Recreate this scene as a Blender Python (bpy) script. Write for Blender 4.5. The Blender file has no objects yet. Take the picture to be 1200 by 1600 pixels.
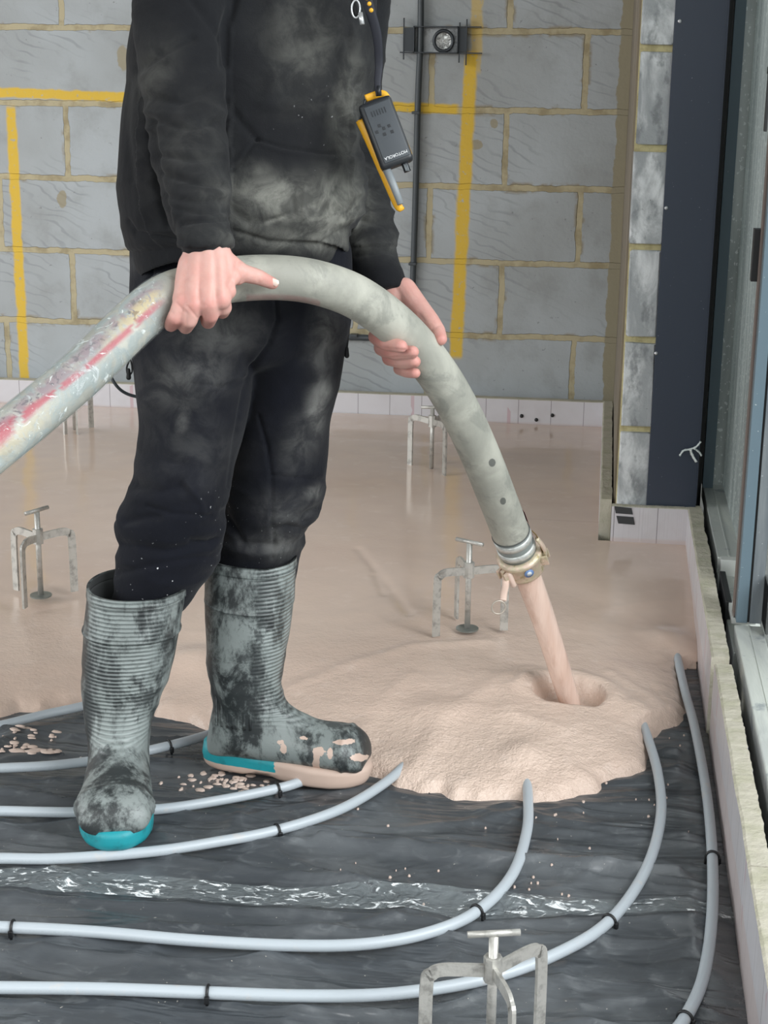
import bpy, bmesh, math, random
import numpy as np
from mathutils import Vector, Matrix, noise as mn
random.seed(7); rng = np.random.default_rng(7)
SC = bpy.context.scene; COL = SC.collection
PI = math.pi

# ---------------------------------------------------------------- camera
F = 2500.0; PITCH = math.atan(715/2500); YAW = math.atan(.135); ROLL = math.radians(.65); H = 1.15
def _basis():
    cy, sy = math.cos(YAW), math.sin(YAW); cp, sp = math.cos(PITCH), math.sin(PITCH)
    f = np.array([-sy*cp, cy*cp, -sp]); r = np.array([cy, sy, 0.]); u = np.cross(r, f)
    c, s = math.cos(ROLL), math.sin(ROLL)
    return c*r+s*u, -s*r+c*u, f
CR, CU, CF = _basis(); CC = np.array([0, 0, H])
def at(px, py, x=None, y=None, z=None, d=None):
    """point of the place seen at a photo pixel, on the plane x, y, z or at distance d"""
    r = CF + CR*((px-600)/F) - CU*((py-800)/F)
    if d is not None: t = d
    elif z is not None: t = (z-H)/r[2]
    elif y is not None: t = y/r[1]
    else: t = x/r[0]
    return CC + r*t
def proj(V):
    v = np.asarray(V, float).reshape(-1, 3) - CC; Z = v@CF
    return np.stack([600+F*(v@CR)/Z, 800-F*(v@CU)/Z, Z], 1)
cd = bpy.data.cameras.new('camera'); cam = bpy.data.objects.new('camera', cd); COL.objects.link(cam)
cd.sensor_fit = 'VERTICAL'; cd.sensor_height = 36; cd.sensor_width = 27; cd.lens = 36*F/1600; cd.clip_start = .05
m = Matrix.Identity(4)
for i in range(3): m[i][0], m[i][1], m[i][2], m[i][3] = CR[i], CU[i], -CF[i], CC[i]
cam.matrix_world = m; SC.camera = cam

# ---------------------------------------------------------------- light
SC.view_settings.view_transform = 'Standard'; SC.view_settings.look = 'None'
SC.view_settings.gamma = 1; SC.view_settings.use_curve_mapping = False
SC.view_settings.exposure = 0.78
w = bpy.data.worlds.new('overcast_sky'); SC.world = w; w.use_nodes = True
wn = w.node_tree.nodes; wl = w.node_tree.links
bg = wn['Background']; bg.inputs[1].default_value = 1.0
tc = wn.new('ShaderNodeTexCoord'); sx = wn.new('ShaderNodeSeparateXYZ'); cr = wn.new('ShaderNodeValToRGB')
wl.new(tc.outputs['Generated'], sx.inputs[0]); wl.new(sx.outputs[2], cr.inputs[0]); wl.new(cr.outputs[0], bg.inputs[0])
cr.color_ramp.elements[0].position = .0; cr.color_ramp.elements[0].color = (.35, .36, .36, 1)
cr.color_ramp.elements[1].position = .12; cr.color_ramp.elements[1].color = (.93, .98, 1.0, 1)
def area(name, loc, target, sx_, sy_, power, col=(1, 1, 1)):
    l = bpy.data.lights.new(name, 'AREA'); l.shape = 'RECTANGLE'; l.size = sx_; l.size_y = sy_; l.energy = power; l.color = col
    o = bpy.data.objects.new(name, l); COL.objects.link(o); o.location = loc
    o.rotation_euler = (Vector(target)-Vector(loc)).to_track_quat('-Z', 'Y').to_euler(); return o
area('daylight_from_glazed_side', (2.6, .6, 2.5), (-.6, 2.6, .5), 3.0, 2.2, 165, (.95, .98, 1))
area('daylight_from_open_front', (-2.6, -1.8, 2.7), (-.8, 3.2, .5), 3.0, 2.0, 62, (1, .99, .97))

area('daylight_from_left_opening', (-4.6, 1.6, 1.9), (-1.9, 4.9, .8), 2.2, 2.0, 55, (.97, .99, 1))

# ---------------------------------------------------------------- helpers
def lin(c):
    return tuple(((v/255)/12.92 if v/255 <= .04045 else ((v/255+.055)/1.055)**2.4) for v in c)
class Mat:
    def __init__(s, name, rgb=(128, 128, 128), rough=.5, metal=0., spec=.5):
        s.m = bpy.data.materials.new(name); s.m.use_nodes = True; s.t = s.m.node_tree; s.n = s.t.nodes; s.l = s.t.links
        s.b = s.n['Principled BSDF']; s.b.inputs['Base Color'].default_value = (*lin(rgb), 1)
        s.b.inputs['Roughness'].default_value = rough; s.b.inputs['Metallic'].default_value = metal
        s.b.inputs['Specular IOR Level'].default_value = spec
        s.tc = s.n.new('ShaderNodeTexCoord'); s.col = None; s.base = (*lin(rgb), 1); s.h = None
    def node(s, t, **k):
        n = s.n.new(t)
        for a, v in k.items(): setattr(n, a, v)
        return n
    def link(s, a, b): s.l.new(a, b)
    def vec(s, scale=(1, 1, 1), rot=(0, 0, 0), src='Object'):
        mp = s.n.new('ShaderNodeMapping'); mp.inputs['Scale'].default_value = scale; mp.inputs['Rotation'].default_value = rot
        if src == 'World':
            g = s.n.new('ShaderNodeNewGeometry'); s.l.new(g.outputs['Position'], mp.inputs[0])
        else: s.l.new(s.tc.outputs[src], mp.inputs[0])
        return mp.outputs[0]
    def noise(s, scale, detail=4, rough=.6, dist=0, sc=(1, 1, 1), src='Object', rot=(0, 0, 0)):
        n = s.n.new('ShaderNodeTexNoise'); n.inputs['Scale'].default_value = scale; n.inputs['Detail'].default_value = detail
        n.inputs['Roughness'].default_value = rough; n.inputs['Distortion'].default_value = dist
        s.l.new(s.vec(sc, rot, src), n.inputs['Vector']); return n.outputs[0]
    def ramp(s, fac, a, b, inv=False):
        r = s.n.new('ShaderNodeMapRange'); r.interpolation_type = 'SMOOTHSTEP'
        r.inputs[1].default_value = a; r.inputs[2].default_value = b
        if inv: r.inputs[3].default_value = 1; r.inputs[4].default_value = 0
        s.l.new(fac, r.inputs[0]); return r.outputs[0]
    def math(s, op, a, b=None):
        n = s.n.new('ShaderNodeMath'); n.operation = op
        for i, v in enumerate((a, b)):
            if v is None: continue
            if isinstance(v, (int, float)): n.inputs[i].default_value = v
            else: s.l.new(v, n.inputs[i])
        return n.outputs[0]
    def mix(s, fac, rgb, amount=1.):
        """lay colour rgb over the current colour where fac"""
        n = s.n.new('ShaderNodeMix'); n.data_type = 'RGBA'
        if amount != 1. and not isinstance(fac, float): fac = s.math('MULTIPLY', fac, amount)
        if isinstance(fac, float): n.inputs[0].default_value = fac
        else: s.l.new(fac, n.inputs[0])
        if s.col is None: n.inputs[6].default_value = s.base
        else: s.l.new(s.col, n.inputs[6])
        n.inputs[7].default_value = (*lin(rgb), 1); s.col = n.outputs[2]; s.l.new(s.col, s.b.inputs['Base Color']); return s
    def bump(s, h, dist=.002, strength=1.):
        b = s.n.new('ShaderNodeBump'); b.inputs['Distance'].default_value = dist; b.inputs['Strength'].default_value = strength
        s.l.new(h, b.inputs['Height'])
        if s.h is not None: s.l.new(s.h, b.inputs['Normal'])
        s.h = b.outputs[0]; s.l.new(s.h, s.b.inputs['Normal']); return s
    def roughmap(s, fac, lo, hi):
        r = s.n.new('ShaderNodeMapRange'); r.inputs[3].default_value = lo; r.inputs[4].default_value = hi
        s.l.new(fac, r.inputs[0]); s.l.new(r.outputs[0], s.b.inputs['Roughness']); return s
    def attr(s, name):
        a = s.n.new('ShaderNodeAttribute'); a.attribute_name = name; return a.outputs['Fac']
    def xyz(s, src='World'):
        q = s.n.new('ShaderNodeSeparateXYZ')
        if src == 'World':
            g = s.n.new('ShaderNodeNewGeometry'); s.l.new(g.outputs['Position'], q.inputs[0])
        else: s.l.new(s.tc.outputs[src], q.inputs[0])
        return q.outputs

def tag(o, label=None, cat=None, group=None, kind=None):
    if label: o['label'] = label
    if cat: o['category'] = cat
    if group: o['group'] = group
    if kind: o['kind'] = kind
    return o
def empty(name, loc):
    o = bpy.data.objects.new(name, None); o.empty_display_size = .05; COL.objects.link(o); o.location = loc; return o
def wloc(o):
    v = Vector((0, 0, 0))
    while o: v = v+o.location; o = o.parent
    return v
def obj(name, V, Fc, mats, parent=None, smooth=True, mi=None, uv=None, attrs=None, origin=None):
    """one mesh object from world-space vertices; a child is stored relative to its parent"""
    V = np.array([tuple(v) for v in V], float)
    if parent is not None: off = np.array(wloc(parent)); loc = (0, 0, 0)
    elif origin is not None: off = np.array(origin); loc = origin
    else:
        off = np.array([(V[:, 0].min()+V[:, 0].max())/2, (V[:, 1].min()+V[:, 1].max())/2, V[:, 2].min()]); loc = tuple(off)
    me = bpy.data.meshes.new(name); me.from_pydata((V-off).tolist(), [], [tuple(int(i) for i in f) for f in Fc])
    if not isinstance(mats, (list, tuple)): mats = [mats]
    for q in mats: me.materials.append(q.m if isinstance(q, Mat) else q)
    if mi is not None: me.polygons.foreach_set('material_index', mi)
    if smooth: me.polygons.foreach_set('use_smooth', [True]*len(me.polygons))
    if uv is not None:
        l = me.uv_layers.new(name='UVMap'); vi = np.empty(len(me.loops), int); me.loops.foreach_get('vertex_index', vi)
        l.data.foreach_set('uv', np.asarray(uv)[vi].ravel())
    for k, a in (attrs or {}).items():
        t = me.attributes.new(k, 'FLOAT', 'POINT'); t.data.foreach_set('value', np.asarray(a, float))
    me.validate(); me.update()
    o = bpy.data.objects.new(name, me); COL.objects.link(o); o.location = loc
    if parent is not None: o.parent = parent
    return o
def copy_tree(o, parent=None):
    c = o.copy(); COL.objects.link(c); c.parent = parent
    for ch in list(o.children): copy_tree(ch, c)
    return c
class MB:
    """collects shapes for one mesh"""
    def __init__(s): s.V = []; s.F = []; s.I = []; s.cur = 0
    def add(s, V, Fc):
        b = len(s.V); s.V += [tuple(v) for v in V]; s.F += [tuple(i+b for i in f) for f in Fc]; s.I += [s.cur]*len(Fc); return s
    def box(s, a, b, bev=0.0, jit=0.0):
        bm = bmesh.new(); bmesh.ops.create_cube(bm, size=1)
        for v in bm.verts: v.co = Vector([(a[i]+b[i])/2+v.co[i]*(b[i]-a[i]) for i in range(3)])
        if bev: bmesh.ops.bevel(bm, geom=bm.edges[:], offset=bev, segments=2, affect='EDGES', profile=.6)
        bm.verts.index_update()
        s.add([v.co+Vector(rng.normal(0, jit, 3)) if jit else v.co for v in bm.verts], [[v.index for v in f.verts] for f in bm.faces]); bm.free(); return s
    def obox(s, c, ax, ay, az, h, bev=0.0):
        """oriented box: centre, three axes, half sizes"""
        t = MB().box((-h[0], -h[1], -h[2]), (h[0], h[1], h[2]), bev)
        c, ax, ay, az = [np.array(q, float) for q in (c, ax, ay, az)]
        s.add([c+ax*v[0]+ay*v[1]+az*v[2] for v in t.V], t.F); return s
    def tube(s, pts, r, seg=12, cap=True, flat=None):
        V, Fc, uv = tube(pts, r, seg, cap, flat); s.add(V, Fc); return s
    def build(s, name, mats, parent=None, smooth=False, **k):
        return obj(name, s.V, s.F, mats, parent, smooth, mi=s.I, **k)
def spline(pts, n):
    """Catmull-Rom through pts, n samples per span"""
    P = np.array(pts, float); P = np.vstack([2*P[0]-P[1], P, 2*P[-1]-P[-2]]); out = []
    for i in range(1, len(P)-2):
        for k in range(n):
            t = k/n; a, b, c, d = P[i-1], P[i], P[i+1], P[i+2]
            out.append(.5*((2*b)+(c-a)*t+(2*a-5*b+4*c-d)*t*t+(3*b-a-3*c+d)*t**3))
    out.append(P[-2]); return np.array(out)
def frames(P):
    P = np.array(P, float); T = np.gradient(P, axis=0); T /= np.linalg.norm(T, axis=1)[:, None]+1e-12
    a = np.array([0, 0, 1.]) if abs(T[0][2]) < .9 else np.array([0, 1., 0]); N = []
    n = np.cross(T[0], a); n /= np.linalg.norm(n)
    for t in T:
        n = n-t*np.dot(n, t); n /= np.linalg.norm(n); N.append(n.copy())
    N = np.array(N); return T, N, np.cross(T, N)
def tube(pts, r, seg=12, cap=True, flat=None, wob=None):
    P = np.array(pts, float); T, N, B = frames(P); n = len(P)
    R = np.full(n, r) if np.isscalar(r) else np.array(r, float)
    L = np.concatenate([[0], np.cumsum(np.linalg.norm(np.diff(P, axis=0), axis=1))])
    V = []; uv = []
    for i in range(n):
        for k in range(seg):
            a = 2*PI*k/seg; q = R[i]*(1+(wob(L[i], a) if wob else 0))
            V.append(P[i]+N[i]*math.cos(a)*q+B[i]*math.sin(a)*q*(flat or 1)); uv.append((L[i], k/seg))
    Fc = [(i*seg+k, i*seg+(k+1) % seg, (i+1)*seg+(k+1) % seg, (i+1)*seg+k) for i in range(n-1) for k in range(seg)]
    if cap: Fc += [tuple(range(seg))[::-1], tuple((n-1)*seg+k for k in range(seg))]
    return V, Fc, uv
def loft(rings, seg=40, cap=True, power=2.0):
    """rings: (centre, axisA, axisB, a, b)"""
    V = []
    for c, A, B, a, b in rings:
        c = np.array(c, float); A = np.array(A, float); B = np.array(B, float)
        for k in range(seg):
            t = 2*PI*k/seg; ca, sa = math.cos(t), math.sin(t); e = 2/power
            V.append(c+A*a*math.copysign(abs(ca)**e, ca)+B*b*math.copysign(abs(sa)**e, sa))
    n = len(rings)
    Fc = [(i*seg+k, i*seg+(k+1) % seg, (i+1)*seg+(k+1) % seg, (i+1)*seg+k) for i in range(n-1) for k in range(seg)]
    if cap: Fc += [tuple(range(seg))[::-1], tuple((n-1)*seg+k for k in range(seg))]
    return V, Fc
def capsule(mb, p, q, r1, r2, seg=14):
    """tapered rounded limb piece"""
    p = np.array(p, float); q = np.array(q, float); d = q-p; L = np.linalg.norm(d)+1e-9; d = d/L
    pts = []; rs = []
    for k in range(5): t = PI/2*(1-k/4); pts.append(p-d*r1*math.sin(t)); rs.append(max(r1*math.cos(t), 1e-4))
    for k in range(5): t = PI/2*k/4; pts.append(q+d*r2*math.sin(t)); rs.append(max(r2*math.cos(t), 1e-4))
    a = np.cross(d, [0, 0, 1.]);
    if np.linalg.norm(a) < .1: a = np.cross(d, [0, 1., 0])
    a /= np.linalg.norm(a); b = np.cross(d, a); V = []
    for c, r in zip(pts, rs):
        for k in range(seg): t = 2*PI*k/seg; V.append(c+a*r*math.cos(t)+b*r*math.sin(t))
    n = len(pts)
    Fc = [(i*seg+k, i*seg+(k+1) % seg, (i+1)*seg+(k+1) % seg, (i+1)*seg+k) for i in range(n-1) for k in range(seg)]
    Fc += [tuple(range(seg))[::-1], tuple((n-1)*seg+k for k in range(seg))]
    mb.add(V, Fc)
def ellipsoid(mb, c, r, seg=20):
    c = np.array(c, float); V = []; n = seg//2
    for i in range(n+1):
        t = PI*i/n; s_ = max(math.sin(t), 1e-3)
        for k in range(seg): a = 2*PI*k/seg; V.append(c+np.array([r[0]*s_*math.cos(a), r[1]*s_*math.sin(a), r[2]*math.cos(t)]))
    Fc = [(i*seg+k, (i+1)*seg+k, (i+1)*seg+(k+1) % seg, i*seg+(k+1) % seg) for i in range(n) for k in range(seg)]
    mb.add(V, Fc+[tuple(range(seg)), tuple(n*seg+k for k in range(seg))[::-1]])
def remesh(mb, voxel, smooth_it=4, fac=.5):
    """union of overlapping closed shapes as one continuous surface -> (V, F, N)"""
    me = bpy.data.meshes.new('t'); me.from_pydata([tuple(map(float, v)) for v in mb.V], [], mb.F); me.update()
    o = bpy.data.objects.new('t', me); COL.objects.link(o)
    m_ = o.modifiers.new('r', 'REMESH'); m_.mode = 'VOXEL'; m_.voxel_size = voxel
    if smooth_it: q = o.modifiers.new('s', 'SMOOTH'); q.factor = fac; q.iterations = smooth_it
    dg = bpy.context.evaluated_depsgraph_get(); dg.update()
    e = o.evaluated_get(dg); me2 = bpy.data.meshes.new_from_object(e)
    V = np.empty(len(me2.vertices)*3); me2.vertices.foreach_get('co', V); V = V.reshape(-1, 3)
    N = np.empty(len(me2.vertices)*3); me2.vertices.foreach_get('normal', N); N = N.reshape(-1, 3)
    Fc = [tuple(p.vertices) for p in me2.polygons]
    bpy.data.objects.remove(o); bpy.data.meshes.remove(me); bpy.data.meshes.remove(me2)
    return V, Fc, N
def nz(V, s):
    return np.array([mn.noise(Vector((v[0]*s[0], v[1]*s[1], v[2]*s[2]))) for v in V])
def seg_dist(X, Y, pl):
    best = np.full(len(X), 1e9); side = np.zeros(len(X))
    for (x0, y0), (x1, y1) in zip(pl[:-1], pl[1:]):
        dx, dy = x1-x0, y1-y0; L2 = dx*dx+dy*dy+1e-12
        t = np.clip(((X-x0)*dx+(Y-y0)*dy)/L2, 0, 1)
        d = np.hypot(X-x0-t*dx, Y-y0-t*dy); m_ = d < best
        best = np.where(m_, d, best); side = np.where(m_, np.sign((X-x0)*dy-(Y-y0)*dx), side)
    return best, side
def creases(V, N, lines):
    """press seams and folds (drawn where the photo shows them) into the side of a garment that faces the room"""
    Q = proj(V); face = np.clip(-(N@CF)*2.0+.15, 0, 1); D = np.zeros(len(V))
    for pl, wd, dep in lines:
        d, s_ = seg_dist(Q[:, 0], Q[:, 1], pl); D -= dep*np.exp(-(d/wd)**2)*face
    return V+N*D[:, None]
def blobs(V, N, bl):
    Q = proj(V); face = np.clip(-(N@CF)*2.0+.2, 0, 1); A = np.zeros(len(V))
    for x, y, rx, ry, ang, st in bl:
        c, s_ = math.cos(math.radians(ang)), math.sin(math.radians(ang)); X = Q[:, 0]-x; Y = Q[:, 1]-y
        u = (X*c+Y*s_)/rx; v = (-X*s_+Y*c)/ry; A = np.maximum(A, st*np.exp(-(u*u+v*v))*face)
    return A
# ---------------------------------------------------------------- materials of the setting
def M_wall():
    q = Mat('grey_blockwork', (158, 162, 163), .88, spec=.2)
    x, y, z = q.xyz()
    n1 = q.noise(7, 3, src='World'); n2 = q.noise(31, 4, src='World')
    dx = q.math('ADD', q.math('MULTIPLY', q.math('SUBTRACT', n1, .5), .012), q.math('MULTIPLY', q.math('SUBTRACT', n2, .5), .012))
    cb = q.node('ShaderNodeCombineXYZ')
    q.link(q.math('ADD', q.math('ADD', x, .308+.456*12), dx), cb.inputs[0])
    q.link(q.math('ADD', q.math('ADD', z, -.0865+.2265*4), dx), cb.inputs[1])
    br = q.node('ShaderNodeTexBrick'); br.offset = .5; br.offset_frequency = 2; br.squash = 1
    q.link(cb.outputs[0], br.inputs['Vector']); br.inputs['Scale'].default_value = 1
    br.inputs['Brick Width'].default_value = .456; br.inputs['Row Height'].default_value = .2265
    br.inputs['Mortar Size'].default_value = .0095; br.inputs['Mortar Smooth'].default_value = .15; br.inputs['Bias'].default_value = 0
    br.inputs['Color1'].default_value = (.0, .0, .0, 1); br.inputs['Color2'].default_value = (1, 1, 1, 1)
    q.mix(q.ramp(q.noise(2.2, 3, src='World'), .35, .7), (176, 182, 186), .8)
    q.mix(q.ramp(q.noise(9, 5, src='World'), .5, .75), (138, 140, 138), .45)
    # combed chevron marks left by the block mould
    wv = q.node('ShaderNodeTexWave'); wv.wave_type = 'BANDS'; wv.bands_direction = 'DIAGONAL'
    wv.inputs['Scale'].default_value = 9; wv.inputs['Distortion'].default_value = 9; wv.inputs['Detail'].default_value = 2; wv.inputs['Detail Scale'].default_value = .7
    q.link(q.vec((1, 0, 2.2), src='World'), wv.inputs['Vector'])
    wm = q.math('MULTIPLY', q.ramp(wv.outputs['Fac'], .80, 1.0), q.ramp(q.noise(6, 2, src='World'), .38, .62))
    q.mix(q.math('MULTIPLY', wm, q.ramp(q.noise(3, 2, src='World'), .4, .6)), (122, 126, 128), .42)
    q.mix(q.ramp(q.noise(60, 2, src='World'), .7, .78), (90, 90, 86), .5)
    # smears of mortar beside the joints, then the joints
    br2 = q.node('ShaderNodeTexBrick'); br2.offset = .5
    q.link(cb.outputs[0], br2.inputs['Vector'])
    for k, v in (('Scale', 1), ('Brick Width', .456), ('Row Height', .2265), ('Mortar Size', .021), ('Mortar Smooth', .6), ('Bias', 0)): br2.inputs[k].default_value = v
    q.mix(q.math('MULTIPLY', br2.outputs['Fac'], q.ramp(q.noise(8, 4, src='World'), .52, .6)), (140, 128, 100), .8)
    q.mix(br.outputs['Fac'], (178, 168, 140))
    q.mix(q.math('MULTIPLY', br.outputs['Fac'], q.ramp(q.noise(14, 4, src='World'), .45, .65)), (146, 135, 108), .8)
    q.mix(q.ramp(q.math('ADD', x, q.math('MULTIPLY', dx, 1.6)), .013, .017), (150, 143, 122))
    # few single dabs of mortar on the block faces
    for (cx, cz, rx, rz) in ((-1.70, .70, .016, .028), (-1.487, 1.13, .02, .04), (-.40, .89, .02, .016), (-.345, .955, .012, .016)):
        u = q.math('DIVIDE', q.math('SUBTRACT', q.math('ADD', x, q.math('MULTIPLY', dx, 1.5)), cx), rx); v = q.math('DIVIDE', q.math('SUBTRACT', q.math('ADD', z, dx), cz), rz)
        q.mix(q.ramp(q.math('ADD', q.math('POWER', u, 2), q.math('POWER', v, 2)), .7, 1.1, True), (150, 138, 106), .7)
    # yellow sprayed setting-out lines
    ns = q.math('MULTIPLY', q.math('SUBTRACT', q.noise(16, 3, src='World'), .5), .018)
    def line(a, c, half, lo, hi, rng_axis, slope=0., amt=.95):
        t = q.math('ABSOLUTE', q.math('SUBTRACT', q.math('ADD', q.math('ADD', a, ns), q.math('MULTIPLY', rng_axis, slope)), c))
        k = q.ramp(t, half*.75, half*1.35, True)
        k = q.math('MULTIPLY', k, q.math('MULTIPLY', q.ramp(rng_axis, lo-.01, lo+.01), q.ramp(rng_axis, hi-.01, hi+.01, True)))
        q.mix(q.math('MULTIPLY', k, q.ramp(q.noise(70, 2, src='World'), .2, .42)), (214, 178, 66), amt)
    line(z, .985, .0135, -3.2, -.455, x, 0.02)
    line(x, -1.853, .0155, .08, .98, z)
    line(x, -.452, .0185, .24, 1.16, z, -.028)
    line(x, -.405, .016, 1.1, 1.6, z, 0, .55)
    q.bump(q.math('ADD', q.math('MULTIPLY', br.outputs['Fac'], -1.0), q.math('MULTIPLY', n2, .5)), .004, .9)
    q.bump(q.noise(90, 4, src='World'), .0012, .6)
    return q
wallm = M_wall()
sidem = Mat('brown_mortar_side', (140, 132, 120), .9, spec=.2); sidem.mix(sidem.ramp(sidem.noise(12, 4, sc=(1, 1, .15)), .35, .65), (108, 100, 86), .8); sidem.bump(sidem.noise(20, 5, sc=(1, 1, .3)), .004)  # grey-brown mortar of the return wall, mottled by noise
blockm = Mat('whitened_block_end', (160, 164, 166), .8, spec=.2)
blockm.mix(blockm.ramp(blockm.noise(14, 6, dist=.6, sc=(1, 1, .45)), .45, .66), (224, 227, 228), .9)
blockm.mix(blockm.ramp(blockm.noise(30, 5, sc=(1, 1, .6)), .52, .68), (118, 122, 124), .7)
blockm.mix(blockm.ramp(blockm.noise(80, 2), .72, .78), (60, 60, 60), .5); blockm.bump(blockm.noise(45, 5), .003)
jointm = Mat('yellow_mortar', (202, 192, 148), .9, spec=.2); jointm.mix(jointm.ramp(jointm.noise(50, 4), .4, .7), (168, 156, 118), .8); jointm.bump(jointm.noise(70, 4), .003)
antm = Mat('anthracite_coated_metal', (44, 53, 68), .42, 0, .5); antm.mix(antm.ramp(antm.noise(260, 1), .79, .82), (170, 175, 180), .6); antm.roughmap(antm.noise(5, 4, sc=(1, 1, .3)), .3, .5)
framem = Mat('blue_grey_coated_aluminium', (98, 117, 128), .4, 0, .5); framem.mix(framem.ramp(framem.noise(160, 1), .76, .80), (190, 196, 196), .7)
dustframe = Mat('dusty_grey_aluminium', (98, 106, 112), .6); dustframe.mix(dustframe.ramp(dustframe.noise(40, 5, sc=(1, 1, .1)), .4, .7), (134, 140, 142), .7); dustframe.mix(dustframe.ramp(dustframe.noise(140, 1), .72, .78), (205, 210, 210), .6)
blackm = Mat('black_rubber_and_dark_gap', (16, 17, 19), .5)
sillm = Mat('dusty_mill_aluminium', (196, 200, 196), .45, .35)
sillm.mix(sillm.ramp(sillm.noise(9, 5, dist=.8, sc=(1, .25, 1)), .42, .62), (218, 222, 214), .9); sillm.mix(sillm.ramp(sillm.noise(16, 5), .58, .7), (120, 132, 142), .6); sillm.bump(sillm.noise(50, 3, sc=(1, .15, 1)), .0012)
whitem = Mat('bare_white_foil', (214, 216, 212), .35, .2)
screwm = Mat('zinc_screw', (200, 202, 204), .35, .6)
foamm = Mat('yellow_cut_foam', (186, 181, 166), .85, spec=.2); foamm.mix(foamm.ramp(foamm.noise(25, 5), .4, .7), (164, 162, 140), .7); foamm.bump(foamm.noise(60, 5), .004)
def M_foil():
    q = Mat('printed_foil_facing', (206, 204, 208), .38, .15)
    x, y, z = q.xyz()
    q.mix(q.ramp(q.noise(5, 4, src='World'), .4, .7), (192, 188, 190), .7)
    s_ = q.math('ADD', x, y)
    fr = q.math('FRACT', q.math('DIVIDE', q.math('ADD', s_, 20), .1))
    q.mix(q.math('LESS_THAN', fr, .018), (92, 84, 90), .75)
    fr2 = q.math('FRACT', q.math('DIVIDE', q.math('ADD', s_, 20.033), .3)); 
    k = q.math('MULTIPLY', q.math('LESS_THAN', fr2, .035), q.math('GREATER_THAN', q.noise(22, 1, src='World'), .48))
    q.mix(k, (176, 92, 108), .35)
    q.mix(q.math('MULTIPLY', q.ramp(z, .058, .066, True), 1.0), (196, 168, 156), .35)
    q.bump(q.noise(14, 3, src='World'), .0015, .6)
    return q
foilm = M_foil()
printm = Mat('black_print', (52, 54, 56), .5)
concm = Mat('site_concrete', (120, 120, 116), .9); concm.bump(concm.noise(8, 5), .01)
plasterm = Mat('grey_ceiling_board', (150, 150, 148), .9)

# ---------------------------------------------------------------- setting
YW = 4.93
b = MB(); b.box((-6, -3.5, -.12), (2.6, 6, -.035)); tag(b.build('floor', concm, origin=(0, 0, 0)), kind='structure')
b = MB(); b.box((-6, YW, -.1), (.30, YW+.2, 2.7)); tag(b.build('wall_back', wallm, origin=(0, 0, 0)), kind='structure')
b = MB(); b.box((-5.2, -1.6, 2.6), (.55, YW+.2, 2.8)); tag(b.build('ceiling', plasterm, origin=(0, 0, 0)), kind='structure')
# return wall with its end blocks towards the room
b = MB(); b.cur = 0; b.box((.05, 3.72, -.03), (.24, YW, 2.6))
b.cur = 2; b.box((.055, 3.69, .0), (.126, 3.74, 2.6))
zs = [at(1000, yy, y=3.68)[2] for yy in (672, 532, 387, 232, 76)]
zj = [zs[0]-.222]+zs+[zs[-1]+.222*k for k in range(1, 7)]
for a, c in zip(zj[:-1], zj[1:]):
    b.cur = 1; j = rng.normal(0, .0015)
    t = MB(); t.box((.057+j, 3.676+j, a+.009), (.127, 3.74, c-.006), .004)
    V = np.array(t.V); V += rng.normal(0, .0008, V.shape); b.add(V, t.F)
tag(b.build('wall_return', [sidem, blockm, jointm], origin=(0, 0, 0)), kind='structure')
# anthracite reveal panel with screws
root = tag(empty('trim_1', (.18, 3.67, .135)), kind='structure')
b = MB(); b.box((.126, 3.668, .135), (.240, 3.72, 2.6), .0015); b.box((.2385, 3.664, .15), (.2405, 3.80, 2.6)); b.build('panel', antm, root)
for px, py in ((1062, 33), (1041, 325), (1025, 552)):
    p = at(px, py, y=3.667); t = MB(); ellipsoid(t, p, (.0042, .003, .0042), 12); t.build('screw', screwm, root, True)
b = MB(); b.box((.240, 3.85, 0), (.262, 3.95, 2.6)); b.box((.240, 3.72, 0), (.246, 3.9, 2.6)); tag(b.build('trim_2', blackm), kind='structure')

def glass_mat(opq=.85):
    q = Mat('dusty_film_on_glass', (200, 206, 204), .25, spec=.6)
    q.mix(q.ramp(q.noise(20, 5, sc=(1, 1.0, .10)), .4, .65), (160, 168, 167), .8)
    sp = q.ramp(q.noise(110, 2, sc=(1, 1, .7)), .61, .66); q.mix(sp, (240, 244, 242), .9)
    q.bump(q.noise(30, 4, sc=(1, 1, .2)), .002, .5)
    tr = q.node('ShaderNodeBsdfTransparent'); mx = q.node('ShaderNodeMixShader')
    q.link(q.math('SUBTRACT', q.ramp(q.noise(9, 4, sc=(1, 1, .3)), .3, .8), -.25), mx.inputs[0]) if False else None
    mx.inputs[0].default_value = opq
    out = q.n['Material Output']; q.link(tr.outputs[0], mx.inputs[1])
    tl = q.node('ShaderNodeBsdfTranslucent'); q.link(q.col, tl.inputs[0]); m3 = q.node('ShaderNodeMixShader'); m3.inputs[0].default_value = .5; q.link(q.b.outputs[0], m3.inputs[1]); q.link(tl.outputs[0], m3.inputs[2]); q.link(m3.outputs[0], mx.inputs[2]); q.link(mx.outputs[0], out.inputs[0])
    return q
glassm = glass_mat()
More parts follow.
